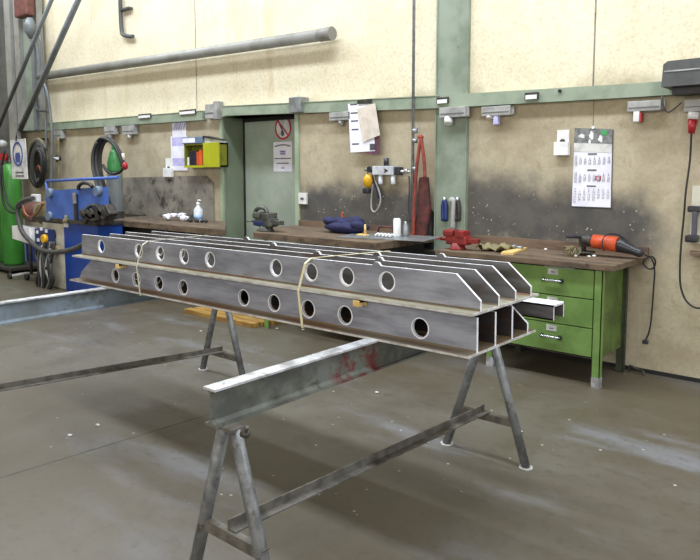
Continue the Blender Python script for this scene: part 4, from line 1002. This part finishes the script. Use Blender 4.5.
MB().tube([sg(.45, .03, .01), P(17, 132, YG), P(19, 126, WY-.5), P(19, 124, WY-.2)], .01).build('hook', 'machdark', r)
# green gas cylinders on a rack
def gas(x, y, z, rad, h, m_, capm, label, grp=None):
    r = T('gas_cylinder', label, 'gas cylinder', (x, y, z), grp)
    MB().lathe((x, y, z), [(rad*.9, 0), (rad, .03), (rad, h*.82), (rad*.9, h*.88), (rad*.55, h*.95), (rad*.32, h*.97)], 24).build('body', m_, r)
    MB().lathe((x, y, z+h*.965), [(rad*.32, 0), (rad*.32, h*.02), (.03, h*.03), (.03, h*.06)], 14).build('valve', capm, r)
    return r
CYy = 4.6; xc = P(12, 215, CYy).x; zr = .09
gas(xc, CYy, .09, .155, P(12, 160, CYy).z-.09, 'cylgreen', 'machdark', 'bright green gas cylinder on the trolley rack at the left edge', 'gas cylinders at the left edge')
gas(xc-.42, CYy+.1, .09, .15, 1.5, 'cylgreen', 'machdark', 'green gas cylinder cut off by the left picture edge', 'gas cylinders at the left edge')
zt5 = P(12, 160, CYy).z
r = T('pressure_gauge', 'red gauge and grey pipe fittings above the green cylinder', 'gauge', (xc, CYy-.1, zt5+.02))
q = P(2.5, 157, CYy-.1)
MB().cyl(q, q+Vector((-.03, .05, 0)), .06, n=18).build('gauge_dial', 'plugred', r); mb = MB(); mb.tube([q+Vector((0, .05, 0)), (xc-.1, CYy-.03, zt5+.06), (xc, CYy, zt5+.03)], .025); mb.build('fitting', 'machdark', r)
q = P(2, 144, CYy-.1); MB().ball(q, .09, (1, .8, .7), 2, .1).build('cap', 'greybox', r)
r = T('cylinder_trolley', 'dark steel rack with small castors carrying the green cylinders', 'trolley', (xc, CYy, 0))
MB().box((xc-1.1, CYy-.25, .05), (xc+.45, CYy+.3, .088)).build('platform', 'machdark', r)
mb = MB(); mb.box((xc-.25, CYy-.24, .088), (xc-.21, CYy-.2, 1.0)); mb.box((xc-1.1, CYy-.24, .78), (xc-.2, CYy-.2, .82)); mb.build('frame', 'machdark', r)
for dx in (-.95, .3):
    for yy in (CYy-.18, CYy+.22): MB().cyl((xc+dx, yy-.02, .03), (xc+dx, yy+.02, .03), .03).build('wheel', 'black', r)
for k, (pp, lab) in enumerate((([(2, 165), (3, 185), (8, 203), (16, 210)], 'thin black gas hose in a curve down the green cylinder, upper one'), ([(5, 150), (1, 175), (4, 205), (14, 213), (22, 205)], 'thin black gas hose hanging lowest over the green cylinder'))):
    tag(MB().tube([P(x, y, CYy-.2) for x, y in pp], .016).build('gas_hose', 'black'), lab, 'hose')
# castor base (stool foot)
cA, cB = G(11, 281), G(40, 277)
r = T('castor_base', 'low grey wheeled base with black castors at the far left floor', 'castor base', (-9.65, 4.2, 0))
pA, pB, pC = G(10, 279, .0), G(27, 280, .0), G(40, 277, .0)
mb = MB(); mb.tube([P(12, 276, pA.y), P(26, 273.5, pB.y+.05), P(40, 274, pC.y)], .022, n=8, sub=1); mb.build('base_bar', 'greybox', r)
for q in (pA, pB): MB().cyl((q.x, q.y-.02, .045), (q.x, q.y+.02, .045), .045).build('castor', 'black', r)
q = P(31.5, 276, pB.y+.05); MB().cyl((q.x, pB.y+.05, .09), (q.x, pB.y+.05, .75), .022).build('post', 'machdark', r)
# dark floor cabinet behind
a, b = P(0, 273, 5.1), P(38, 262, 5.1)
tag(MB().box((-12.8, 5.22, 0), (-9.8, 5.3, .32)).build('floor_chest', 'deepblue'), 'dark blue low chest standing against the wall at the far left', 'chest')

# hydraulic machine
MY = 4.24
MACH = r = T('hydraulic_power_unit', 'blue and cream hydraulic machine left of the beam stack', 'machine', (-8.3, MY+.3, 0))
xa_, xb_, xc_ = P(37, 250, MY).x, P(64.5, 250, MY).x, P(98, 250, MY).x
zt1 = P(64, 222, MY).z
MB().box((xb_, MY, 0), (xc_, MY+.34, zt1-.01), .006).build('base_cabinet', 'deepblue', r)
MB().box((xa_+.15, MY+.02, 0), (xb_, MY+.34, zt1-.03), .006).build('cream_panel', 'cream', r)
MB().box((xa_-.05, MY-.03, zt1-.01), (xc_+.02, MY+.36, zt1+.04), .004).build('top_plate', 'machdark', r)
a, b = P(46, 221, MY), P(104, 188, MY)
zt2 = P(80, 190, MY).z
XU = P(99.5, 200, MY).x
mb = MB(); mb.prism([(a.x, MY, P(46, 221, MY).z), (XU, MY, P(100, 219, MY).z), (XU, MY, P(100, 187, MY).z), (a.x+.05, MY, P(50, 191, MY).z)], (0, .12, 0)); mb.build('upper_body', 'blue', r)
for px, py in ((51, 193), (99, 191), (51, 216)): q = P(px, py, MY); MB().cyl((q.x, MY-.05, q.z), (q.x, MY+.02, q.z), .06, n=14).build('corner_boss', 'binderblue', r)
q = P(77, 204, MY); MB().box((q.x-.035, MY-.03, q.z-.20), (q.x+.03, MY, q.z+.12), .006).build('band', 'blackplastic', r); q = P(77, 196, MY); MB().box((q.x-.035, MY-.04, q.z-.09), (q.x+.035, MY-.028, q.z+.04)).build('steel_clip', 'chrome', r)
pts = [P(x, y, MY-.02) for x, y in ((78.5, 190), (79, 186), (83, 183), (89, 184), (92.5, 187))]; MB().tube(pts, .022).build('hose_bend', 'black', r)
pL, pR = P(46.5, 181, MY+.2), P(118, 177.5, MY+.2); mb = MB(); mb.cyl(pL, pR, .019, n=10); mb.cyl(pL, (pL.x, MY+.2, zt1+.04), .02, n=8); mb.build('guard_bar', 'blue', r)
q = P(65, 227, MY); MB().box((q.x-.02, MY-.008, q.z-.0), (q.x+.10, MY, q.z+.05)).build('plate_label', 'label', r)
q = P(68, 222, MY); MB().lathe((q.x, MY-.02, zt1+.0), [(.05, 0), (.04, .04), (.02, .06), (.02, .09)], 12).build('brass_fitting', 'ragm', r)
q = P(55.5, 235.5, MY+.02); MB().cyl((q.x, MY+.02, q.z), (q.x, MY-.01, q.z), .025).build('dark_button', 'machdark', r)
q = P(57, 250, MY+.02); MB().box((q.x-.06, MY+.0, q.z-.05), (q.x+.06, MY+.02, q.z+.05), .008).build('amber_patch', 'wood', r)
# machinery right of upper body (oily clamp)
a, b = P(86, 224, MY+.1), P(122, 207, MY+.1)
r = MACH
mb = MB(); mb.box(P(90, 224, MY+.0), P(114, 214, MY+.15), .01)
for k in range(9):
    q = P(87+k*3.0, 215+random.uniform(-6, 4), MY+.0); e_ = Matrix.Rotation(random.uniform(-.9, .9), 3, 'Y')
    h_ = Vector((random.uniform(.05, .11), .06, random.uniform(.025, .05))); mb.box(q-h_, q+h_, .012, e_)
    d_ = Vector((random.uniform(-.12, .12), -.03, random.uniform(.02, .1))); mb.cyl(q-d_*.4, q+d_, .022, n=8)
mb.box(P(108, 219, MY+.0), P(125, 211, MY+.2), .01); mb.build('iron_clamp', 'machdark', r)
pts = [P(x, y, MY-.02) for x, y in ((83, 222), (86, 210), (92, 205), (97, 208), (95, 216), (90, 220))]; MB().tube(pts, .018).build('hose', 'hose', r)
# control box, emergency button
r = MACH
a, b = P(35, 245, MY-.1), P(47, 230, MY-.1); MB().box((a.x, MY-.1, a.z), (b.x, MY+.0, b.z), .01).build('control_box', 'viseblue', r)
q = P(44.5, 238.5, MY-.12); MB().cyl((q.x, MY-.1, q.z), (q.x, MY-.15, q.z), .058, .05, n=18).build('yellow_button', 'yellow', r)
for px, py in ((37, 232), (41, 229), (46, 231), (38, 240), (42, 247)): q = P(px, py, MY-.11); MB().box((q.x-.02, MY-.115, q.z-.02), (q.x+.02, MY-.1, q.z+.02)).build('switch_cap', 'whiteplastic', r)
a, b = P(12.5, 240, MY-.1), P(30, 228, MY-.1); tag(MB().prism([(a.x, MY-.1, a.z+.02), (b.x+.02, MY-.1, a.z-.02), (b.x-.04, MY-.1, b.z), (a.x, MY-.1, b.z)], (0, .15, 0)).build('document_box', 'whiteplastic'), 'white box fixed left of the blue control box', 'box')
# motor
q0, q1_ = P(31, 212, MY+.15), P(45, 213, MY+.15)
r = MACH
MB().cyl(q0, q1_, .14, n=18).build('electric_motor', 'motor', r); MB().cyl(q1_-Vector((.02, 0, 0)), q1_+Vector((.05, 0, 0)), .16, n=18).build('end_plate', 'ragm', r)
MB().box((q0.x, MY+.05, zt1+.03), (q1_.x, MY+.25, q0.z-.1)).build('foot', 'machdark', r)
pts = [P(x, y, MY-.03) for x, y in ((44, 203), (41, 207), (36, 214), (30, 217), (25, 213), (23, 206))]; tag(MB().tube(pts, .016).build('copper_cable', 'brownlead'), 'pinkish brown cable loop in front of the rusty motor', 'cable')
q = P(36.5, 198, MY-.03); tag(MB().box((q.x-.09, MY-.06, q.z-.05), (q.x+.07, MY+.0, q.z+.05), .006).build('connector_block', 'whiteplastic'), 'white connector block where the thick grey hose meets the machine', 'connector')
# thick grey hose loop
pts = [P(x, y, MY-.12) for x, y in ((33, 198.5), (25, 200), (18.5, 205), (17.5, 213), (19, 222), (22.5, 232), (30, 241), (40, 249), (52, 252), (66, 251), (76, 248), (84, 244))]
tag(MB().tube(pts, .032, n=10).build('hydraulic_hose', 'hose'), 'thick grey hydraulic hose making a wide loop in front of the machine', 'hose')
# bunch of cables below
r = T('cable_bundle', 'bunch of black and grey cables hanging below the yellow button', 'cable bundle', P(47, 290, MY-.15))
cols = ['black', 'hose', 'black', 'greybox', 'black', 'hose', 'black', 'black', 'greybox', 'black', 'hose', 'black']
for k in range(12):
    x0_ = 37.5+k*1.25; ph = random.uniform(-2, 2)
    pts = [P(x0_+3+ph*.3, 242, MY-.08), P(x0_+ph, 254, MY-.12), P(x0_-ph, 268, MY-.14), P(x0_+ph*.8+1, 281, MY-.12), P(44+(x0_-44)*.7, 289.5, MY-.1)]
    MB().tube(pts, .02, n=6).build('cable', cols[k], r)
# coiled hoses on hook (far left)
HY = 5.16
r = T('hose_coil', 'coil of olive and black hoses hanging left of the blue conduit', 'hose coil', P(38, 190, HY))
MB().tube([P(38, 141, HY), P(38, 139, HY+.05), (P(38, 139, HY).x, WY-.03, P(38, 139, HY).z)], .02, sub=1).build('wall_hook', 'machdark', r)
cols = ['ragm', 'hose', 'black', 'hose', 'machdark', 'black', 'hose', 'black']
for k in range(8):
    w_ = 9.5-k*.8; cx_ = 38+random.uniform(-1.2, 1.2)
    pts = [P(cx_+w_*math.cos(2*math.pi*j/12), 163+k*.5+(24-k*1.1)*math.sin(2*math.pi*j/12), HY-.02*k) for j in range(12)]
    MB().tube(pts, .024, n=7, closed=True, sub=3).build('hose_turn', cols[k], r)
pts = [P(x, y, HY-.1) for x, y in ((33, 160), (35, 172), (39, 166), (42, 178), (36, 184))]; MB().tube(pts, .02).build('rusty_hose', 'brownlead', r)
MB().box(P(32, 178, HY+.08), P(44, 145, HY+.14), .02).build('dark_holder', 'machdark', r)
# grey gas bottle with black hoses
gx = (P(109, 180, 4.95).x+P(121, 180, 4.95).x)/2; gr = .10
zt_ = P(115, 146, 4.95).z
g = gas(gx, 4.95, 0, gr, zt_, 'cylgrey', 'darkgreen', 'grey gas bottle with a green shoulder behind the black hoses')
q = P(115, 160, 4.95-gr); zc = P(115, 162, 4.95-gr).z
MB().lathe((gx, 4.95, zt_*.815), [(gr*1.01, 0), (gr*1.01, zt_*.01), (gr*.92, zt_*.07), (gr*.56, zt_*.14), (gr*.34, zt_*.16)], 24).build('green_shoulder', 'darkgreen', g)
r = T('welding_hoses', 'thick bunch of black welding hoses looped over the grey gas bottle', 'hoses', P(105, 210, 4.55))
base = [(112, 215), (106, 200), (101, 183), (97, 165), (97, 150), (101, 139), (107, 137), (114, 142), (120, 152), (124, 165)]
for k in range(8):
    dx, dy = (k-3.5)*1.15+random.uniform(-.4, .4), abs(k-3)*.9
    pts = [P(x+dx*(1 if j < 7 else .5), y+dy+random.uniform(-.6, .6), 4.6+.015*k) for j, (x, y) in enumerate(base[:(10 if k in (1, 4, 6) else 6+(k % 3))])]
    MB().tube(pts, .019, n=7).build('hose', 'black' if k % 3 else 'hose', r)
pts = [P(x, y, 4.62) for x, y in ((103, 165), (107, 171), (113, 174), (120, 172), (124, 167))]; MB().tube(pts, .018).build('thin_hose', 'black', r)
q = P(125, 166, 4.6); MB().ball(q, .042, (.9, .9, 1.2), 2).build('red_fitting', 'plugred', r); q = P(124, 160, 4.6); MB().cyl(q, q+Vector((-.02, 0, .08)), .018).build('brass_nozzle', 'paper2', r)
# dark grey post right of the bottle (left end of bench)
# ------------------------------------------------------------------ small scraps on the floor
sp = [(377, 393), (352, 318.5), (303, 330), (201, 331.5), (70, 436), (98, 425.5), (427, 443), (520, 432), (277, 329)]
lab = ['pale chip on the floor %s' % s_ for s_ in ('below the front I beam, right of middle', 'behind the front I beam near the stack', 'under the stack, between plank and I beam', 'beside the left trestle legs', 'at the lower left of the floor', 'lower left, beside the longest floor crack', 'between the spreader bar and far trestle legs', 'right of the far trestle legs', 'left of the middle bench leg')]
for k, (px, py) in enumerate(sp):
    q = G(px, py); o = MB().ball((q.x, q.y, .006), .012, (1.6, 1, .5), 1, .25).build('floor_chip', 'strap' if k % 2 else 'label'); tag(o, lab[k], 'scrap', 'chips scattered on the floor')
